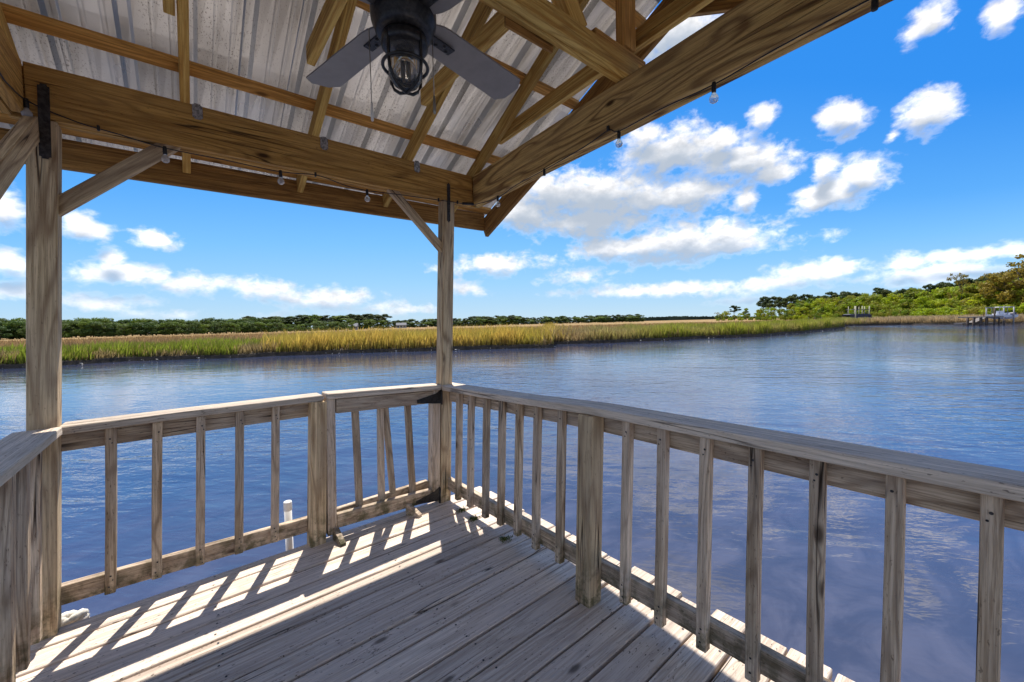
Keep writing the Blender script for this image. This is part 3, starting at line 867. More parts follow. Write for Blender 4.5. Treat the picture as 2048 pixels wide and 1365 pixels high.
tree("broadleaf_tree", 'brown', 2012, 95, 92 * 95 / 800, "brownish rounded tree just left of the big brown tree at the bank edge", None, 0.95)
tree("bare_tree", 'bare', 1982, 98, 92 * 98 / 800, "thin dark tree between the thin-crowned tree and the big brown tree", None, 0.5)
tree("bush", 'shrub', 1940, 88, 30 * 88 / 800, "bright yellow-green bush left of the right dock", None, 0.95)

# ------------------------------------------------------------------ houses across the marsh
def house(px, depth, w_, h_, label):
    p = at_depth(px, depth, MZ)
    e = empty("house", p, label, "house"); e.rotation_euler = (0, 0, -_yaw + 0.2)
    box("wall", -w_ / 2, w_ / 2, -3, 3, 0, h_, M_HOUSE, e)
    bm = bmesh.new()
    vv = [bm.verts.new(c_) for c_ in ((-w_ / 2 - .4, -3.4, h_), (w_ / 2 + .4, -3.4, h_), (w_ / 2 + .4, 3.4, h_), (-w_ / 2 - .4, 3.4, h_), (-w_ / 2 - .4, 0, h_ + 2), (w_ / 2 + .4, 0, h_ + 2))]
    for f in ((0, 1, 5, 4), (2, 3, 4, 5), (0, 4, 3), (1, 2, 5), (3, 2, 1, 0)): bm.faces.new([vv[q] for q in f])
    from_bm("roof", bm, M_HROOF, e)
    for q in range(3):
        cx_ = -w_ / 2 + w_ * (q + 0.5) / 3
        box("window", cx_ - 0.7, cx_ + 0.7, -3.06, -3.01, h_ * 0.35, h_ * 0.8, M_PANE, e)
house(707, 250, 5, 2.2, "small pale house below the dark pines across the marsh")
house(803, 350, 8, 2.6, "pale grey house at the right end of the dark pine block")
house(962, 420, 8, 2.4, "low house among the distant trees right of the corner post")

# ------------------------------------------------------------------ docks and boats on the right bank
def pile(px, dep, z1, r_, mat, parent, name="pile"):
    p = at_depth(px, dep, WZ)
    o = tube(name, [(0, 0, -1.2), (0, 0, z1)], r_, mat, parent, 8)
    o.location = p - parent.location
    return o
def hull_mesh(L, bw, hgt):
    bm = bmesh.new(); secs = []
    for i in range(11):
        s = i / 10; x_ = L * (s - 0.5)
        hw = bw / 2 * (1 - max(0, (s - 0.45) / 0.55) ** 2.2)
        keel = 0.0 + hgt * 0.55 * max(0, (s - 0.6) / 0.4) ** 2
        top_ = hgt * (1 + 0.18 * s)
        secs.append([bm.verts.new(c_) for c_ in ((x_, -hw - .01, top_), (x_ , -hw * 0.86 - .008, keel + hgt * 0.42), (x_, 0, keel), (x_, hw * 0.86 + .008, keel + hgt * 0.42), (x_, hw + .01, top_), (x_, hw * 0.8, top_ - 0.1), (x_, -hw * 0.8, top_ - 0.1))])
    for a, b_ in zip(secs, secs[1:]):
        for q in range(7): bm.faces.new((a[q], a[(q + 1) % 7], b_[(q + 1) % 7], b_[q]))
    bm.faces.new(secs[0]); bm.faces.new(secs[-1][::-1])
    bmesh.ops.recalc_face_normals(bm, faces=bm.faces)
    return bm
def oriented(o, loc, rz):
    o.location = loc; o.rotation_euler = (0, 0, rz)
RZ = -_yaw            # facing across the view
# right dock
dp = 61.5
o_ = at_depth(1960, dp, WZ)
dock = empty("boat_dock", o_, "wooden dock on dark piles with a framed boat lift at the right edge", "dock")
def dkloc(px, d_, z): return at_depth(px, d_, z)
for i_, (pa, pb) in enumerate(((1931.5, 1943), (1943.3, 1956), (1956.3, 1968), (1968.3, 1980), (1980.3, 1990))):
    A = dkloc(pa, dp, WZ + 1.27); B = dkloc(pb, dp, WZ + 1.27)
    board("deck_panel", A, B, 2.2, 0.16, (_fw.x, _fw.y, 0), M_DOCKW, dock, bev=0.01)
for px in (1934, 1946.5, 1960.5, 1972):
    pile(px, dp - 0.9, 1.16, 0.11, M_PILE, dock); pile(px + 2, dp + 0.9, 1.16, 0.11, M_PILE, dock)
for px, zt_, mt, dd in ((1972, 2.68, M_ALU, 1.2), (1988.5, 2.62, M_PILE, -1.0), (2007, 2.70, M_ALU, 1.2), (2027, 2.70, M_ALU, -0.6), (1998, 1.1, M_PILE, -0.5), (2008.5, 1.1, M_PILE, -0.8)):
    pile(px, dp + dd, zt_, 0.10 if mt == M_PILE else 0.08, mt, dock, "lift_post")
for (a, b_, z_) in ((1971, 1988.5, 2.66), (2006.5, 2027.5, 2.70)):
    board("lift_beam", dkloc(a, dp, WZ + z_), dkloc(b_, dp, WZ + z_), 0.16, 0.16, (_fw.x, _fw.y, 0), M_ALU, dock, bev=0.01)
board("gangway", dkloc(1942, dp + 1.5, WZ + 0.35), dkloc(1968, dp + 3.5, WZ + 1.2), 1.0, 0.12, (_fw.x, _fw.y, 0), M_DOCKW, dock, bev=0.01)
board("float", dkloc(1916, dp + 2.4, WZ + 0.22), dkloc(1985, dp + 2.4, WZ + 0.22), 1.3, 0.30, (_fw.x, _fw.y, 0), M_DOCKW, dock, bev=0.02)
boat = empty("motor_boat", at_depth(1998, dp + 0.3, WZ + 0.88), "white open motor boat with T-top hanging in the right boat lift", "boat")
boat.rotation_euler = (0, 0, RZ + math.pi)
from_bm("hull", hull_mesh(3.9, 1.7, 0.62), M_BOATW, boat)
box("console", -0.45, 0.15, -0.3, 0.3, 0.60, 1.25, M_BOATW, boat, 0.04)
box("hard_top", -0.95, 0.75, -0.6, 0.6, 1.78, 1.86, M_BOATW, boat, 0.03)
for sx_ in (-0.7, 0.5):
    for sy_ in (-0.5, 0.5):
        tube("top_leg", [(sx_, sy_, 0.55), (sx_ + 0.05, sy_, 1.79)], 0.03, M_ALU, boat, 6)
eng = box("outboard", -2.45, -1.9, -0.28, 0.28, 0.25, 0.95, M_NAVY, boat, 0.08)
box("seat", -1.25, -0.8, -0.4, 0.4, 0.55, 0.95, M_BOATW, boat, 0.04)
box("leaning_post", 0.55, 0.8, -0.3, 0.3, 0.6, 0.8, M_BOATW, boat, 0.03)
sg = empty("piling_sign", at_depth(1967.5, dp + 6, MZ), "narrow rust red board standing behind the right dock", "board")
box("panel", -0.14, 0.14, -0.05, 0.05, 0.4, 1.65, M_RUST, sg, 0.01)
tube("leg", [(0, 0, -0.3), (0, 0, 0.42)], 0.05, M_PILE, sg, 6)

# left dock with poles
dp2 = 84.0
o2 = at_depth(1715, dp2, WZ)
dock2 = empty("boat_lift", o2, "boat lift of tall pale poles beyond the tip of the grass spit", "boat lift")
def d2(px, d_, z): return at_depth(px, d_, z)
for px, zt_, dd, rr in ((1696.5, 3.9, 1.5, .07), (1709.0, 3.95, 1.8, .09), (1711.0, 3.9, -1.4, .10), (1717.5, 3.8, 2.2, .06), (1724.2, 3.95, 1.6, .10), (1728.6, 3.8, -0.6, .08), (1738.3, 3.85, 0.4, .10)):
    pile(px, dp2 + dd, zt_, rr, M_PALEPOLE, dock2, "pole")
for px in (1742.5, 1706, 1731): pile(px, dp2 - 1.5, 2.0 if px > 1740 else 1.0, 0.11, M_PILE, dock2)
board("cradle_beam", d2(1703, dp2 - 0.8, WZ + 0.75), d2(1740, dp2 - 0.8, WZ + 0.75), 0.2, 0.25, (_fw.x, _fw.y, 0), M_PILE, dock2, bev=0.02)
board("cradle_beam", d2(1703, dp2 + 0.9, WZ + 0.75), d2(1740, dp2 + 0.9, WZ + 0.75), 0.2, 0.25, (_fw.x, _fw.y, 0), M_PILE, dock2, bev=0.02)
b2 = empty("pontoon_boat", at_depth(1713, dp2, WZ + 0.95), "dark covered pontoon boat with flat canopy in the pole lift", "boat")
b2.rotation_euler = (0, 0, RZ + math.pi)
for sy_ in (-0.75, 0.75): tube("pontoon", [(-2.2, sy_, 0.2), (1.9, sy_, 0.2), (2.5, sy_, 0.38)], [0.26, 0.26, 0.04], M_ALU, b2, 10)
box("deck", -2.2, 2.3, -1.1, 1.1, 0.45, 0.55, M_ALU, b2, 0.02)
box("side_panel", -2.0, 2.2, -1.08, -1.0, 0.55, 1.15, M_DARKB, b2, 0.01)
box("side_panel", -2.0, 2.2, 1.0, 1.08, 0.55, 1.15, M_DARKB, b2, 0.01)
box("mooring_cover", -2.05, 2.1, -1.0, 1.0, 1.02, 1.30, M_DARKB, b2, 0.10)
box("canopy", -1.75, 1.45, -1.05, 1.05, 2.18, 2.28, M_DARKB, b2, 0.04)
for sx_ in (-1.5, 1.2):
    for sy_ in (-1.0, 1.0): tube("canopy_leg", [(sx_, sy_, 1.1), (sx_ * 0.8, sy_, 2.2)], 0.025, M_ALU, b2, 6)
box("outboard", -2.9, -2.2, -0.3, 0.3, 0.1, 1.15, M_NAVY, b2, 0.1)
pier = empty("walkway", at_depth(1650, 92, MZ), "low grey plank walkway running over the marsh to the pole lift", "walkway")
for i_ in range(12):
    a = 1625 + i_ * 6.4
    board("deck_panel", at_depth(a, 92 - i_ * 0.6, MZ + 0.75), at_depth(a + 6.2, 91.4 - i_ * 0.6, MZ + 0.75), 1.2, 0.1, (_fw.x, _fw.y, 0), M_DOCKW, pier, bev=0.01)
    if i_ % 2 == 0: 
        q = tube("pile", [(0, 0, -0.8), (0, 0, 0.72)], 0.07, M_PILE, pier, 6); q.location = at_depth(a, 92 - i_ * 0.6, MZ) - pier.location
pier2 = empty("walkway", at_depth(1770, 86, MZ), "pale plank walkway over the grass right of the pole lift", "walkway")
for i_ in range(8):
    a = 1746 + i_ * 9.0
    board("deck_panel", at_depth(a, 86 + i_ * 1.2, MZ + 0.62), at_depth(a + 8.8, 87.2 + i_ * 1.2, MZ + 0.62), 1.2, 0.1, (_fw.x, _fw.y, 0), M_DOCKW, pier2, bev=0.01)
    q = tube("pile", [(0, 0, -0.8), (0, 0, 0.6)], 0.06, M_PILE, pier2, 6); q.location = at_depth(a, 86 + i_ * 1.2, MZ) - pier2.location
for px, lab in ((1617, "leftmost thin dark post standing in the marsh left of the pole lift"), (1629.5, "middle thin dark post standing in the marsh left of the pole lift"), (1643, "dark post in the marsh nearest the pole lift walkway")):
    q = tube("marker_post", [(0, 0, -0.5), (0, 0, 1.45)], 0.075, M_PILE, None, 6); q.location = at_depth(px, 93, MZ)
    tag(q, lab, "post")

# ================================================================== DECK
deck = empty("deck", (0, 0, 0), kind='structure')
PITCH, G0 = 0.1445, -0.0636
PW = PITCH - 0.0115
meshes = []
for _ in range(5):
    bm = board_mesh(2.62, PW, 0.036, 0.004, 0.0025, 8)
    me = bpy.data.meshes.new("plank"); bm.normal_update(); bm.to_mesh(me); bm.free(); me.materials.append(M_DECK); meshes.append(me)
random.seed(5)
edge_x = [0.40, 0.405, 0.385, 0.40, 0.39, 0.395, 0.40, 0.41, 0.395, 0.39, 0.40, 0.405, 0.38, 0.40, 0.39]
for i_ in range(64):
    y_ = G0 - PITCH * (i_ - 0.5)
    me = meshes[i_ % 5]
    o = link("plank", me, None, deck)
    yy = y_
    if i_ == 0: yy = 0.0055
    ex = edge_x[i_ % len(edge_x)] + random.uniform(-0.012, 0.012)
    o.location = (ex - 2.62, yy, -0.018 + random.uniform(-0.0015, 0.001))
    o.rotation_euler = (random.uniform(-0.006, 0.006), 0, random.uniform(-0.0012, 0.0012))
    if i_ == 0: o.scale = (1, 0.925, 1)
for x_ in (-2.1, -1.35, -0.55, 0.18):
    board("joist", (x_, 0.03, -0.12), (x_, -9.2, -0.12), 0.038, 0.16, (1, 0, 0), M_FASC, deck)
board("rim_joist", (-2.2, 0.045, -0.13), (0.33, 0.045, -0.13), 0.036, 0.18, (0, 1, 0), M_FASC, deck)
for (x_, y_) in ((-1.7, -0.15), (0.05, -0.2), (-1.7, -2.4), (0.05, -2.4), (-1.7, -4.4), (0.05, -4.4), (-1.7, -7), (0.05, -7)):
    tube("pile", [(x_, y_, -0.21), (x_, y_, -2.2)], 0.11, M_PILE, deck, 14)

bm = bmesh.new()
def disc(bm, c_, nrm, r_, n_=8):
    nrm = Vector(nrm); a = nrm.orthogonal().normalized(); b_ = nrm.cross(a)
    bm.faces.new([bm.verts.new(Vector(c_) + (a * math.cos(6.2832 * q / n_) + b_ * math.sin(6.2832 * q / n_)) * r_) for q in range(n_)])
for o in deck.children:
    if o.name.startswith("plank") and o.location.y > -3.2:
        for x_ in (-2.1, -1.35, -0.55, 0.18):
            for s_ in (-0.038, 0.040):
                disc(bm, (x_ + random.uniform(-.012, .012), o.location.y + s_ + random.uniform(-.008, .008), o.location.z + 0.0196), (0, 0, 1), 0.0048)
sc_ = from_bm("screw_heads", bm, M_STRAP, deck); sc_['kind'] = 'stuff'

# ================================================================== LEFT RAILING (between the two posts)
lr = empty("railing", (-1.9, 0.05, 0), "left front railing of five thin balusters with sunlit grey cap", "railing")
def rb(*a, **k): return board(*a, **k)
rb("top_rail", ln(-1.90, 0.099, 0.832), ln(-0.835, 0.099, 0.822), 0.038, 0.089, (0, 1, 0), M_RAIL, lr)
rb("bottom_rail", ln(-1.905, 0.099, 0.133), ln(-0.84, 0.099, 0.108), 0.038, 0.089, (0, 1, 0), M_RAIL, lr, wob=0.004, seg=6)
for xc, zb in ((-1.731, 0.089), (-1.566, 0.09), (-1.396, 0.088), (-1.226, 0.084), (-1.053, 0.084)):
    rb("baluster", ln(xc - 0.005, 0.061, zb), ln(xc - 0.005, 0.061, 0.872), 0.038, 0.038, (0, 1, 0), M_RAIL, lr, wob=0.002, seg=4)
rb("gate_post", ln(-0.836, 0.0445, -0.25), ln(-0.836, 0.0445, 0.872), S, S, (0, 1, 0), M_POST, lr, bev=0.004)
rb("cap", ln(-1.898, 0.083, 0.892), ln(-0.812, 0.083, 0.890), 0.142, 0.036, (0, 1, 0), M_CAP, lr, bev=0.004, wob=0.003, seg=8)

# side railing running back along the left
sr = empty("railing", (-1.9, -0.5, 0), "left side railing with wide grey cap meeting the near post", "railing")
rb("cap", (-1.905, -0.012, 0.898), (-1.905, -2.9, 0.898), 0.142, 0.036, (1, 0, 0), M_CAP, sr, bev=0.004, seg=6)
rb("top_rail", (-1.945, -0.01, 0.835), (-1.945, -2.9, 0.835), 0.038, 0.089, (1, 0, 0), M_RAIL, sr)
rb("bottom_rail", (-1.985, -0.01, 0.135), (-1.985, -2.9, 0.135), 0.038, 0.089, (1, 0, 0), M_RAIL, sr)
for i_ in range(15):
    y_ = -0.085 - 0.170 * i_
    rb("baluster", ln(-1.948, y_, 0.05), ln(-1.948, y_, 0.879), 0.042, 0.042, (1, 0, 0), M_RAIL, sr, wob=0.002, seg=4)

# ================================================================== GATE
gt = empty("gate", (-0.4, 0.02, 0), "low wooden gate with leaning balusters hung on the corner post", "gate")
rb("cap", (-0.752, 0.052, 0.899), (0.036, 0.052, 0.862), 0.128, 0.036, (0, 1, 0), M_CAP, gt, bev=0.004, wob=0.002, seg=6)
rb("top_rail", (-0.698, 0.017, 0.830), (-0.032, 0.017, 0.798), 0.036, 0.088, (0, 1, 0), M_RAIL, gt)
rb("bottom_rail", (-0.722, 0.017, 0.112), (-0.066, 0.017, 0.084), 0.036, 0.088, (0, 1, 0), M_RAIL, gt, wob=0.003, seg=4)
rb("stile", (-0.752, 0.038, 0.035), (-0.728, 0.038, 0.879), 0.076, 0.052, (0, 1, 0), M_RAIL, gt)
rb("stile", (-0.032, 0.040, 0.045), (0.002, 0.040, 0.842), 0.076, 0.060, (0, 1, 0), M_RAIL, gt)
rb("back_rail", (-0.722, 0.099, 0.112), (-0.052, 0.099, 0.122), 0.036, 0.086, (0, 1, 0), M_RAIL, gt)
for (xb, xt) in ((-0.567, -0.570), (-0.418, -0.398), (-0.365, -0.382), (-0.188, -0.207)):
    yy = 0.056 if xb != -0.365 else 0.066
    if xb == -0.365: rb("baluster", (xb + .03, 0.062, 0.165), (xt + .015, 0.068, 0.835), 0.036, 0.036, (0, 1, 0), M_RAIL, gt)
    else: rb("baluster", (xb, yy, 0.10), (xt, yy, 0.855), 0.036, 0.040, (0, 1, 0), M_RAIL, gt, wob=0.002, seg=4)
def hinge(z, dz):
    bm = bmesh.new()
    pr = [(0.030, z + 0.045), (0.030, z - 0.055), (-0.01, z - 0.052), (-0.16, z - 0.018 + dz), (-0.16, z + 0.004 + dz), (-0.01, z + 0.022)]
    f_ = [bm.verts.new((x_, -0.0055, z_)) for x_, z_ in pr]; g_ = [bm.verts.new((x_, -0.0015, z_)) for x_, z_ in pr]
    bm.faces.new(f_); bm.faces.new(g_[::-1])
    for q in range(len(pr)): bm.faces.new((f_[q], g_[q], g_[(q + 1) % len(pr)], f_[(q + 1) % len(pr)]))
    bmesh.ops.recalc_face_normals(bm, faces=bm.faces)
    return from_bm("hinge", bm, M_BLACK, gt)
hinge(0.80, -0.01); h2 = hinge(0.085, -0.012); h2.location.x = -0.035
for q in gt.children:
    if q.name.startswith("hinge"): q.location = Vector(q.location) - Vector(gt.location)
tube("hinge_pin", [Vector((0.034, -0.006, 0.735)) - gt.location, Vector((0.037, -0.006, 0.848)) - gt.location], 0.007, M_BLACK, gt)
tube("hinge_pin", [Vector((-0.008, -0.006, 0.012)) - gt.location, Vector((-0.002, -0.006, 0.125)) - gt.location], 0.008, M_BLACK, gt)
def kick(x_, L_, dxy):
    bm = bmesh.new()
    pr = [(0, 0.0), (L_, 0.0), (L_, 0.018), (L_ * 0.55, 0.05), (0, 0.085)]
    for s_ in (-0.016, 0.016):
        for (a, z_) in pr: bm.verts.new((a * dxy[0] + s_ * dxy[1], -(a * dxy[1]) + s_ * dxy[0], z_ + 0.001))
    bm.verts.ensure_lookup_table(); n_ = len(pr)
    bm.faces.new([bm.verts[q] for q in range(n_)]); bm.faces.new([bm.verts[n_ + q] for q in range(n_)][::-1])
    for q in range(n_): bm.faces.new((bm.verts[q], bm.verts[n_ + q], bm.verts[n_ + (q + 1) % n_], bm.verts[(q + 1) % n_]))
    bmesh.ops.recalc_face_normals(bm, faces=bm.faces)
    o = from_bm("kick_block", bm, M_RAIL, gt); o.location = Vector((x_, 0.012, 0.0)) - gt.location
kick(-0.735, 0.125, (0.10, 0.995)); kick(-0.255, 0.115, (0.42, 0.907))

# ================================================================== RIGHT RAILING
rr_ = empty("railing", (0.05, -1.4, 0), "long right railing with thick post and many balusters over the water", "railing")
def zc(y):  # the cap has sunk where it meets the corner post
    return float(np.interp(y, [-3.6, -2.6, -1.38, -0.9, 0.0], [0.885, 0.885, 0.881, 0.861, 0.838]))
bm = bmesh.new(); ys = [0.0, -0.3, -0.6, -0.9, -1.2, -1.38, -1.6, -2.0, -2.6, -3.6]
x0c, x1c = 0.036, 0.178
ringv = []
for y_ in ys:
    z_ = zc(y_); w_ = 0.004 * math.sin(3 * y_)
    pr = [(x0c, z_ + .003), (x0c + .004, z_), (x1c - .004, z_), (x1c, z_ + .004), (x1c, z_ + .033), (x1c - .004, z_ + .037), (x0c + .004, z_ + .037), (x0c, z_ + .033)]
    ringv.append([bm.verts.new((y_, -(a + w_ - 0.107), b_ - 0.88)) for a, b_ in pr])
for a, b_ in zip(ringv, ringv[1:]):
    for q in range(8): bm.faces.new((a[q], a[(q + 1) % 8], b_[(q + 1) % 8], b_[q]))
bm.faces.new(ringv[0]); bm.faces.new(ringv[-1][::-1])
vv = add_box(bm, 0.001, 0.10, -0.071, -0.030, -0.042, -0.006)
bmesh.ops.recalc_face_normals(bm, faces=bm.faces)
co = from_bm("cap", bm, M_CAP, rr_)
co.matrix_local = Matrix.Translation(Vector((0.107, 0, 0.88)) - rr_.location) @ Matrix.Rotation(math.radians(90), 4, 'Z')
rb("top_rail", (0.125, -0.0, zc(0) - 0.046), (0.129, -1.38, zc(-1.38) - 0.046), 0.038, 0.089, (1, 0, 0), M_RAIL, rr_)
rb("top_rail", (0.129, -1.383, zc(-1.38) - 0.046), (0.129, -3.6, zc(-3.0) - 0.046), 0.038, 0.089, (1, 0, 0), M_RAIL, rr_)
rb("bottom_rail", (0.085, 0.085, 0.130), (0.085, -1.385, 0.134), 0.036, 0.088, (1, 0, 0), M_RAIL, rr_, wob=0.002, seg=6)
rb("bottom_rail", (0.085, -1.39, 0.136), (0.085, -3.6, 0.134), 0.036, 0.088, (1, 0, 0), M_RAIL, rr_, wob=0.003, seg=6)
for y_ in (-0.187, -0.344, -0.521, -0.68, -0.844, -1.001, -1.183, -1.582, -1.75, -1.925, -2.095, -2.268, -2.437, -2.61, -2.78, -2.95):
    yb = y_ + 0.019 - (0.008 * 0.08)
    rb("baluster", ln(0.0463, yb, 0.068 + random.uniform(-.004, .012)), ln(0.0463, yb + random.uniform(-.004, .004), zc(y_) - 0.001), 0.038, 0.038, (0, 1, 0), M_RAIL, rr_, wob=0.002, seg=4)
rb("rail_post", ln(0.0145, -1.38, -0.25), ln(0.0145, -1.38, 0.879), S, S, (0, 1, 0), M_POST, rr_, bev=0.005)
rb("rail_post", ln(0.0145, -3.3, -0.25), ln(0.0145, -3.3, 0.883), S, S, (0, 1, 0), M_POST, rr_, bev=0.005)

for root in (lr, rr_, sr):
    bm = bmesh.new()
    for o in root.children:
        if o.name.startswith("baluster"):
            m_ = o.matrix_basis.copy(); Lb = max(v.co.x for v in o.data.vertices)
            nrm = Vector((0, -1, 0)) if root is lr else Vector((-1, 0, 0))
            for f_ in (0.035, 0.085, Lb - 0.05):
                c_ = m_ @ Vector((f_, 0, 0)) + nrm * 0.0222 + Vector((random.uniform(-.006, .006) * (root is lr), random.uniform(-.006, .006) * (root is not lr), 0))
                disc(bm, c_, nrm, 0.0042)
                if random.random() < 0.7: disc(bm, c_ + Vector((0.006 * (root is lr), 0.006 * (root is not lr), -0.02)), nrm, 0.0032)
    nh = from_bm("nail_heads", bm, M_STRAP, root); nh['kind'] = 'stuff'

# ================================================================== SHELTER (posts, beams, roof)
sh = empty("roof_shelter", (0, 0, 0), "leaning timber shelter with metal roof over the deck", "shelter")
ZB, ZT = 2.236, 2.455
def bd(name, A, B, w, t, y, mat, parent=None, **k): return board(name, A, B, w, t, y, mat, parent or sh, **k)
p1 = bd("post", ln(-1.9415, 0.0445, -0.3), ln(-1.9415, 0.0445, ZB - 0.002), S, S, (0, 1, 0), M_POST, bev=0.004, wob=0.003, seg=6)
p2 = bd("post", ln(0.0445, 0.0445, -0.3), ln(0.0445, 0.0445, ZB - 0.002), S, S, (0, 1, 0), M_POST, bev=0.004, wob=0.002, seg=6)
p3 = bd("post", ln(-1.9415, -2.95, -0.3), ln(-1.9415, -2.95, ZB - 0.002), S, S, (0, 1, 0), M_POST, bev=0.004)
p4 = bd("post", ln(0.06, -2.95, -0.3), ln(0.06, -2.95, ZB - 0.002), S, S, (0, 1, 0), M_POST, bev=0.004)
zc_ = (ZB + ZT) / 2; hb = ZT - ZB
# front beam: two planks side by side
bd("beam", (-1.872, 0.019, zc_), (0.362, 0.019, zc_), 0.038, hb, (0, 1, 0), M_BEAM, bev=0.003, wob=0.002, seg=6)
bd("beam", (-1.93, 0.060, zc_ - 0.002), (0.42, 0.060, zc_ - 0.002), 0.038, hb, (0, 1, 0), M_BEAM, bev=0.003)
# right beam, slightly off square
def rx(y): return 0.384 + 0.084 * y
bd("beam", (rx(0.0), -0.002, zc_), (rx(-3.2), -3.2, zc_), 0.038, hb, (1, 0, 0), M_BEAM2, bev=0.003, wob=0.002, seg=6)
bd("beam", (rx(0.0) + 0.041, 0.036, zc_ - 0.002), (rx(-3.2) + 0.041, -3.2, zc_ - 0.002), 0.038, hb, (1, 0, 0), M_BEAM2, bev=0.003)
# left beam and back beam
bd("beam", (-1.893, -0.002, zc_), (-1.893, -3.2, zc_), 0.038, hb, (1, 0, 0), M_BEAM, bev=0.003)
bd("beam", (-1.934, 0.036, zc_ - 0.002), (-1.934, -3.2, zc_ - 0.002), 0.038, hb, (1, 0, 0), M_BEAM, bev=0.003)
bd("beam", (-1.87, -2.925, zc_), (rx(-2.9) - 0.022, -2.925, zc_), 0.075, hb, (0, 1, 0), M_BEAM, bev=0.003)
# straps and ties
def plate(name, x0, x1, z0, z1, y, mat, parent, lean=0.0):
    bm = bmesh.new(); add_box(bm, x0, x1, y - 0.004, y - 0.0005, z0, z1)
    for v in bm.verts: v.co.x += (v.co.z - z1) * lean
    bmesh.ops.bevel(bm, geom=[e for e in bm.edges if abs(e.verts[0].co.y - e.verts[1].co.y) > 0.002], offset=0.008, segments=3, affect='EDGES')
    return from_bm(name, bm, mat, parent)
plate("strap", -1.835, -1.800, 2.065, 2.378, -0.001, M_STRAP, sh, 0.03)
plate("strap", 0.138, 0.163, 2.075, 2.360, -0.001, M_STRAP, sh, 0.03)
# rafters
def zr(y, off=0.0): return ZT + off - SL * y            # front slope, underside of rafters + off
YR = -1.42                                               # ridge
cosr = 1 / math.sqrt(1 + SL * SL)
RH = 0.089
n_up = Vector((0, SL, 1)).normalized()
def rafter(xc, front=True, skew=0.0, mat=M_RAFT, y_e=0.452):
    if front:
        A = Vector((xc, y_e, zr(y_e))) + n_up * RH / 2; B = Vector((xc + skew * YR, YR, zr(YR))) + n_up * RH / 2
    else:
        m = Vector((0, -SL, 1)).normalized()
        yb = 2 * YR - y_e
        A = Vector((xc, yb, zr(y_e))) + m * RH / 2; B = Vector((xc + skew * YR, YR - 0.002, zr(YR))) + m * RH / 2
    return bd("rafter", A, B, 0.038, RH, (1, 0, 0), mat, bev=0.003, wob=0.002, seg=4)
for xc in (-1.9135, -1.3475, -0.748, -0.149):
    rafter(xc); rafter(xc, False)
rafter(0.420, True, 0.085); rafter(0.300, False, 0.0)
# gang plates at the rafter feet
for xc in (-1.310, -0.712, -0.108):
    plate("hurricane_tie", xc - 0.012, xc + 0.030, 2.385, 2.462, -0.001, M_GALV, sh)
# collar ties, level, nailed to the left of each rafter
zc2 = 2.63 + 0.045
yf = (ZT - 2.63) / SL
for xc in (-1.392, -0.854, -0.235):
    bd("collar_tie", (xc, yf - 0.01, zc2), (xc, 2 * YR - yf + 0.01, zc2), 0.038, 0.089, (1, 0, 0), M_RAFT, bev=0.003)
bd("collar_tie", (0.445, -0.245, zc2), (0.29, 2 * YR + 0.42, zc2), 0.038, 0.089, (1, 0, 0), M_RAFT, bev=0.003)
# ridge truss: tie, king post, struts, ridge board
bd("ridge_tie", (0.375, -1.420, ZT + 0.046), (-2.0, -1.420, ZT + 0.046), 0.038, 0.089, (0, 1, 0), M_RAFT, bev=0.004, wob=0.004, seg=6)
bd("ridge_tie", (0.330, -1.461, ZT + 0.0455), (-2.0, -1.461, ZT + 0.0455), 0.038, 0.089, (0, 1, 0), M_RAFT, bev=0.004, wob=0.003, seg=6)
bd("tie_block", (0.405, -1.44, ZT + 0.11), (0.02, -1.44, ZT + 0.11), 0.062, 0.036, (0, 1, 0), M_PURL, bev=0.003)
zrid = zr(YR)
bd("king_post", (0.30, -1.421, ZT + 0.13), (0.30, -1.421, zrid - 0.02), 0.038, 0.089, (0, 1, 0), M_PURL, bev=0.003)
bd("king_post", (0.262, -1.462, ZT + 0.13), (0.262, -1.462, zrid - 0.02), 0.038, 0.089, (0, 1, 0), M_PURL, bev=0.003)
bd("strut", (-0.06, -1.435, ZT + 0.09), (-0.50, -1.435, zrid - 0.02), 0.060, 0.089, (0, 1, 0), M_RAFT, bev=0.003)
bd("strut", (-1.30, -1.435, ZT + 0.09), (-0.86, -1.435, zrid - 0.02), 0.060, 0.089, (0, 1, 0), M_RAFT, bev=0.003)
bd("ridge_board", (-2.55, YR, zrid + 0.05), (0.83, YR, zrid + 0.05), 0.036, 0.12, (0, 1, 0), M_PURL, bev=0.003)
bd("tie_block", (-0.42, -1.392, ZT + 0.03), (-0.17, -1.392, ZT + 0.03), 0.012, 0.10, (0, 1, 0), M_FASC, bev=0.002)
# purlins across the rafters, front and back slope
for y_ in (0.40, -0.10, -0.68, -1.22):
    for front in (True, False):
        yy = y_ if front else 2 * YR - y_
        nrm = n_up if front else Vector((0, -SL, 1)).normalized()
        c_ = Vector((0, yy, zr(y_))) + nrm * (RH + 0.021)
        bd("purlin", (-2.62, c_.y, c_.z), (0.86, c_.y, c_.z), 0.058, 0.038, (0, 1, -SL if front else SL), M_PURL, bev=0.003, wob=0.002, seg=6)
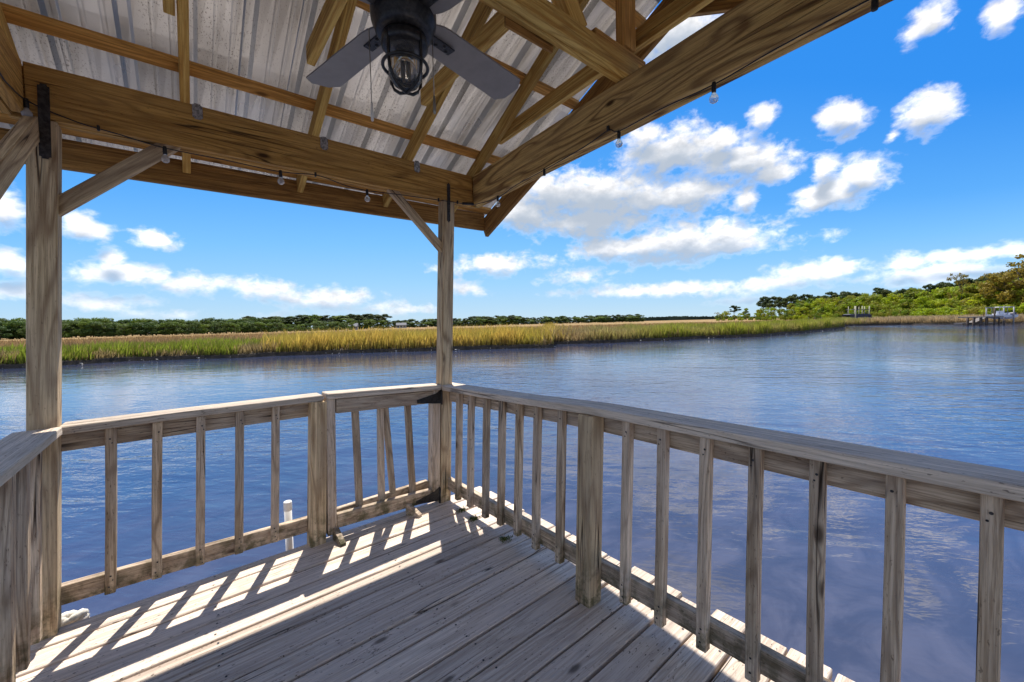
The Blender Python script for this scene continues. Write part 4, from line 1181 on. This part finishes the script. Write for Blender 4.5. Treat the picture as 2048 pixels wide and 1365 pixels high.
# metal roof sheets: ribbed profile
def sheet_profile(x0, x1):
    P_ = 0.2235; out = []
    x_ = math.floor(x0 / P_) * P_ - 0.205
    pts = []
    while x_ < x1 + P_:
        pts += [(x_ - 0.030, 0.0), (x_ - 0.016, 0.040), (x_ + 0.016, 0.040), (x_ + 0.030, 0.0), (x_ + 0.085, 0.0), (x_ + 0.091, 0.0025), (x_ + 0.100, 0.0025), (x_ + 0.106, 0.0), (x_ + 0.150, 0.0), (x_ + 0.156, 0.0025), (x_ + 0.165, 0.0025), (x_ + 0.171, 0.0)]
        x_ += P_
    pts.sort()
    inn = [p for p in pts if x0 < p[0] < x1]
    xs_ = [p[0] for p in pts]; zs_ = [p[1] for p in pts]
    return [(x0, float(np.interp(x0, xs_, zs_)))] + inn + [(x1, float(np.interp(x1, xs_, zs_)))]
def sheet(x0, x1, front, lift=0.0):
    bm = bmesh.new(); pr = sheet_profile(x0, x1)
    nrm = n_up if front else Vector((0, -SL, 1)).normalized()
    ysn = [0.53, 0.2, -0.2, -0.6, -1.0, YR]
    grid = []
    for y_ in ysn:
        yy = y_ if front else 2 * YR - y_
        c_ = Vector((0, yy, zr(y_))) + nrm * (RH + 0.0415 + lift)
        grid.append([bm.verts.new(c_ + Vector((a, 0, 0)) + nrm * (b_ + 0.0012 * math.sin(a * 9 + y_ * 5))) for a, b_ in pr])
    for a, b_ in zip(grid, grid[1:]):
        for q in range(len(pr) - 1): bm.faces.new((a[q], a[q + 1], b_[q + 1], b_[q]))
    r2 = bmesh.ops.solidify(bm, geom=list(bm.faces), thickness=0.0012)
    return from_bm("roof_sheet", bm, M_SHEET, sh)
cuts = [-2.66, -1.77, -0.876, 0.018, 0.865]
for a, b_ in zip(cuts, cuts[1:]):
    lf = 0.0006 if cuts.index(a) % 2 else 0.0
    sheet(a - 0.001, b_ + 0.001, True, lf); sheet(a - 0.001, b_ + 0.001, False, lf)
bm = bmesh.new()
rc = [(-0.16, 0), (-0.155, 0.006), (-0.01, 0.006 + 0.145 * SL), (0.01, 0.006 + 0.145 * SL), (0.155, 0.006), (0.16, 0)]
zrc = zrid + (RH + 0.066) * math.sqrt(1 + SL * SL) - 0.15 * SL
va = [bm.verts.new((-2.68, YR + a, zrc + b_)) for a, b_ in rc]; vb_ = [bm.verts.new((0.88, YR + a, zrc + b_)) for a, b_ in rc]
for q in range(len(rc) - 1): bm.faces.new((va[q], va[q + 1], vb_[q + 1], vb_[q]))
bmesh.ops.solidify(bm, geom=list(bm.faces), thickness=0.001)
from_bm("ridge_cap", bm, M_SHEET, sh)
# fascia and rake boards
bd("fascia", (-2.60, 0.472, 2.232), (0.80, 0.472, 2.262), 0.036, 0.150, (0, 1, 0), M_FASC, bev=0.003)
bd("fascia", (-2.60, 2 * YR - 0.472, 2.25), (0.80, 2 * YR - 0.472, 2.25), 0.036, 0.150, (0, 1, 0), M_FASC, bev=0.003)
for xr in (0.822, -2.62):
    for front in (True, False):
        f_ = 1 if front else -1
        yA = 0.492 if front else 2 * YR - 0.492
        zA = zr(0.492) + 0.035; zE = zr(YR) + 0.035
        bd("rake_board", (xr, yA, zA - 0.055), (xr, YR + 0.001 * f_, zE - 0.055), 0.036, 0.165, (1, 0, 0), M_FASC, bev=0.003)
# corner braces
bd("brace", (-1.857, 0.0445, 1.83), (-1.395, 0.0445, 2.262), 0.038, 0.064, (0, 1, 0), M_POST, bev=0.003)
bd("brace", (0.115, 0.0445, 1.87), (-0.285, 0.0445, 2.258), 0.038, 0.056, (0, 1, 0), M_POST, bev=0.003)
bd("brace", (-1.858, 0.02, 2.20), (-1.858, -0.60, 1.775), 0.038, 0.089, (1, 0, 0), M_POST, bev=0.003)

# ================================================================== CEILING FAN
FC = Vector((-0.835, -1.402, 0))
fan = empty("ceiling_fan", (FC.x, FC.y, 2.222), "black ceiling fan with four grey blades and caged glass lamp", "ceiling fan")
lathe("canopy", [(0, 0.233), (0.06, 0.232), (0.065, 0.21), (0.02, 0.20), (0.016, 0.20), (0.016, 0.14)], M_BLACK, fan, 24)
lathe("motor_housing", [(0, 0.165), (0.06, 0.162), (0.088, 0.14), (0.098, 0.11), (0.100, 0.045), (0.097, 0.028), (0.089, 0.012), (0.087, 0.0), (0.080, -0.008), (0.058, -0.012), (0, -0.012)], M_BLACK, fan, 40)
lathe("light_fitter", [(0, -0.012), (0.066, -0.012), (0.070, -0.020), (0.070, -0.042), (0.062, -0.048), (0, -0.048)], M_BLACK, fan, 32)
lathe("lamp_holder", [(0, -0.048), (0.020, -0.048), (0.020, -0.075), (0.014, -0.078), (0, -0.078)], M_BLACK, fan, 20)
# glass jar, with wall thickness
jar = [(0.050, -0.046), (0.050, -0.09), (0.052, -0.115), (0.049, -0.135), (0.036, -0.153), (0.016, -0.161), (0, -0.162)]
lathe("glass_globe", jar + [(0.013, -0.1585), (0.034, -0.150), (0.0465, -0.133), (0.0495, -0.115), (0.0475, -0.09), (0.0475, -0.046)][0:], M_GLASS, fan, 36)
lathe("bulb", [(0, -0.078), (0.012, -0.079), (0.018, -0.092), (0.027, -0.108), (0.029, -0.120), (0.024, -0.135), (0.010, -0.143), (0, -0.144)], M_GLASS, fan, 24)
for a in range(4):
    th = a * math.pi / 2
    q = tube("filament", [(0.006 * math.cos(th), 0.006 * math.sin(th), -0.092), (0.009 * math.cos(th), 0.009 * math.sin(th), -0.128)], 0.0028, M_AMBER, fan, 6)
# wire guard
bm = bmesh.new()
for a in range(4):
    th = a * math.pi / 2 + 0.33
    pr = [(0.066, -0.02), (0.0665, -0.06), (0.067, -0.10), (0.064, -0.128), (0.050, -0.152), (0.028, -0.169), (0.0, -0.176)]
    tube_bm(bm, [(r_ * math.cos(th), r_ * math.sin(th), z_) for r_, z_ in pr], 0.0052, 8)
tube_bm(bm, [(0.068 * math.cos(k_ * math.pi / 20), 0.068 * math.sin(k_ * math.pi / 20), -0.098) for k_ in range(41)], 0.0052, 8, False)
bmesh.ops.recalc_face_normals(bm, faces=bm.faces)
from_bm("lamp_guard", bm, M_BLACK, fan, True)
def blade(ang):
    bm = bmesh.new(); N_ = 16; L0, L1 = 0.09, 0.535
    top_, bot_ = [], []
    outline = []
    for k_ in range(N_ + 1):
        s = k_ / N_; x_ = L0 + (L1 - L0) * s
        hw = 0.056 + 0.013 * s
        if s < 0.08: hw *= 0.75 + 0.25 * s / 0.08
        e_ = (x_ - (L1 - 0.03)) / 0.03
        if e_ > 0: hw *= math.sqrt(max(0.25, 1 - 0.75 * e_ * e_))
        outline.append((x_, hw))
    for zoff, arr in ((0.003, top_), (-0.003, bot_)):
        for x_, hw in outline:
            arr.append([bm.verts.new((x_, s_ * hw, zoff - s_ * hw * 0.20)) for s_ in (-1, 0, 1)])
    for k_ in range(N_):
        for q in range(2):
            bm.faces.new((top_[k_][q], top_[k_ + 1][q], top_[k_ + 1][q + 1], top_[k_][q + 1]))
            bm.faces.new((bot_[k_][q], bot_[k_][q + 1], bot_[k_ + 1][q + 1], bot_[k_ + 1][q]))
        for q in (0, 2): bm.faces.new((top_[k_][q], bot_[k_][q], bot_[k_ + 1][q], top_[k_ + 1][q]))
    for k_ in (0, N_):
        for q in range(2): bm.faces.new((top_[k_][q], top_[k_][q + 1], bot_[k_][q + 1], bot_[k_][q]))
    bmesh.ops.recalc_face_normals(bm, faces=bm.faces)
    o = from_bm("blade", bm, M_BLADE, fan); o.rotation_euler = (0, 0, ang); o.location = (0, 0, 0.052)
    arm = bmesh.new(); add_box(arm, 0.085, 0.20, -0.018, 0.018, -0.011, -0.0045)
    bmesh.ops.bevel(arm, geom=list(arm.edges), offset=0.002, segments=1, affect='EDGES')
    from_bm("blade_arm", arm, M_BLACK, o)
    for (a, b_) in ((0.135, 0.008), (0.16, -0.008), (0.18, 0.008)):
        lathe("screw", [(0, -0.0145), (0.006, -0.0135), (0.006, -0.010)], M_BLACK, o, 10, (a, b_, 0))
for k_ in range(4): blade(math.radians(102 - 90 * k_))
def chain(dx, dy, L_, wmat):
    tube("pull_chain", [(dx, dy, 0.02), (dx, dy, 0.02 - L_)], 0.0014, M_CHAIN, fan, 6)
    lathe("chain_knob", [(0, 0.03), (0.003, 0.028), (0.0045, 0.0), (0.0045, -0.022), (0.003, -0.027), (0, -0.028)], wmat, fan, 12, (dx, dy, 0.02 - L_ - 0.02))
chain(-0.086, 0.066, 0.235, M_PALE); chain(0.082, -0.028, 0.20, M_CHAIN)

# ================================================================== STRING LIGHTS
sl = empty("string_lights", (-0.8, -0.03, 2.2), "black string of small clear bulbs pinned along the beams", "string lights")
def pin(p): return Vector(p) - Vector(sl.location)
cab = [(-1.862, -1.2, 2.31), (-1.866, -0.42, 2.25), (-1.868, -0.22, 2.252), (-1.852, -0.016, 2.282), (-1.72, -0.012, 2.243), (-1.60, -0.012, 2.228), (-1.436, -0.012, 2.206), (-1.2, -0.012, 2.205), (-0.945, -0.012, 2.200),
       (-0.75, -0.012, 2.222), (-0.60, -0.012, 2.195), (-0.46, -0.012, 2.188), (-0.2, -0.012, 2.205), (0.02, -0.012, 2.216), (0.20, -0.012, 2.226), (0.30, -0.03, 2.222), (0.362, -0.10, 2.226)]
cab += [(rx(y_) - 0.015 + ox, y_, z_) for y_, z_, ox in ((-0.30, 2.222, .035), (-0.55, 2.228, .01), (-0.857, 2.226, .0), (-1.2, 2.232, -.01), (-1.36, 2.252, -.0075), (-1.42, 2.226, .0), (-1.65, 2.228, 0.0), (-1.88, 2.222, 0.01), (-2.1, 2.229, 0.0), (-2.4, 2.231, 0.0), (-2.9, 2.228, 0.0))]
def smooth(pts, n_=4):
    out = []
    P_ = [Vector(p) for p in pts]
    for i_ in range(len(P_) - 1):
        p0, p1_, p2_, p3_ = P_[max(0, i_ - 1)], P_[i_], P_[i_ + 1], P_[min(len(P_) - 1, i_ + 2)]
        for k_ in range(n_):
            t_ = k_ / n_
            out.append(0.5 * ((2 * p1_) + (p2_ - p0) * t_ + (2 * p0 - 5 * p1_ + 4 * p2_ - p3_) * t_ * t_ + (3 * p1_ - p0 - 3 * p2_ + p3_) * t_ ** 3))
    out.append(P_[-1]); return out
tube("cable", [pin(p) for p in smooth(cab)], 0.0026, M_CABLE, sl, 6)
def bulb(p, has=True, tilt=0.0):
    b_ = lathe("socket", [(0, 0.012), (0.007, 0.012), (0.0085, 0.0), (0.0085, -0.022), (0.0075, -0.026), (0, -0.026)], M_CABLE, sl, 12, pin(p))
    if has:
        gl = lathe("bulb", [(0, -0.026), (0.006, -0.026), (0.0085, -0.032), (0.0155, -0.042), (0.0172, -0.050), (0.0145, -0.060), (0.007, -0.0655), (0, -0.0665)], M_BULB, b_, 20)
        tube("filament", [(-0.006, 0, -0.052), (0, 0, -0.058), (0.006, 0, -0.052)], 0.0009, M_AMBER, gl, 5)
    b_.rotation_euler = (tilt, tilt * 0.4, 0)
for p in ((-1.866, -0.020, 2.282), (-1.436, -0.016, 2.200), (-0.945, -0.016, 2.194), (-0.46, -0.016, 2.182)): bulb(p)
for y_, ox, has in ((-0.300, 0.03, True), (-0.857, 0.0, False), (-1.415, 0.005, True), (-1.875, 0.012, True), (-2.35, 0.0, False)): bulb((rx(y_) - 0.015 + ox, y_, 2.219), has)
for p in ((-1.66, -0.008, 2.238), (-0.76, -0.008, 2.226), (0.06, -0.008, 2.222), (0.22, -0.008, 2.232), (rx(-1.36) - 0.024, -1.36, 2.262), (-1.868, -0.36, 2.262)):
    q = box("clip", -0.005, 0.005, -0.006, 0.008, -0.012, 0.012, M_CABLE, sl, 0.002); q.location = pin(p)
q = tube("plug", [pin((0.255, -0.02, 2.226)), pin((0.335, -0.05, 2.228))], 0.010, M_CABLE, sl, 10)

# ================================================================== SMALL THINGS
pp = empty("water_pipe", (-0.958, 0.22, -0.7), "white plastic pipe rising from the water behind the left railing", "pipe")
tube("pipe", [(0, 0, -0.6), (0.006, 0, 0.93)], 0.0215, M_PVC, pp, 18)
lathe("pipe_cap", [(0.0245, -0.05), (0.0245, 0.0), (0.022, 0.006), (0, 0.007)], M_PVC, pp, 18, (0.006, 0, 0.93))
rp = empty("rope_coil", (-1.885, 0.115, -0.03), "coil of dirty white rope beside the foot of the near post", "rope")
bm = bmesh.new()
for k_ in range(4):
    pts = []
    rad = 0.058 - 0.008 * k_; 
    for a in range(25):
        th = a * 2 * math.pi / 24
        pts.append((rad * math.cos(th) + 0.006 * k_, 0.02 + 0.6 * rad * math.sin(th), -0.055 + 0.027 * k_ + 0.010 * math.sin(th * 2 + k_)))
    tube_bm(bm, pts, [0.0165 + 0.0025 * math.sin(a * 2.1) for a in range(25)], 8, False)
bmesh.ops.recalc_face_normals(bm, faces=bm.faces)
from_bm("coil", bm, M_ROPE, rp, True)
tube("loose_end", [(0.05, 0.02, -0.02), (0.075, 0.0, -0.12), (0.07, 0.02, -0.5), (0.07, 0.02, -0.75)], 0.015, M_ROPE, rp, 8)
# moss tufts at the feet of the first balusters
bm = bmesh.new()
for (cx_, cy_) in ((0.062, -0.20), (0.055, -0.36), (0.055, -0.70)):
    for _ in range(130):
        a = random.gauss(0, 0.020); c_ = random.gauss(0, 0.016); hh = random.uniform(0.006, 0.022)
        p = Vector((cx_ + a, cy_ + c_, 0.0005)); th = random.uniform(0, 6.28)
        d_ = Vector((math.cos(th), math.sin(th), 0)) * 0.0025
        bm.faces.new([bm.verts.new(p - d_), bm.verts.new(p + d_), bm.verts.new(p + Vector((random.gauss(0, .006), random.gauss(0, .006), hh)))])
ms = from_bm("moss", bm, M_SOFTGREEN); ms['kind'] = 'stuff'

# parents with offsets: boards were placed in world space through matrix_local above
bpy.context.view_layer.update()
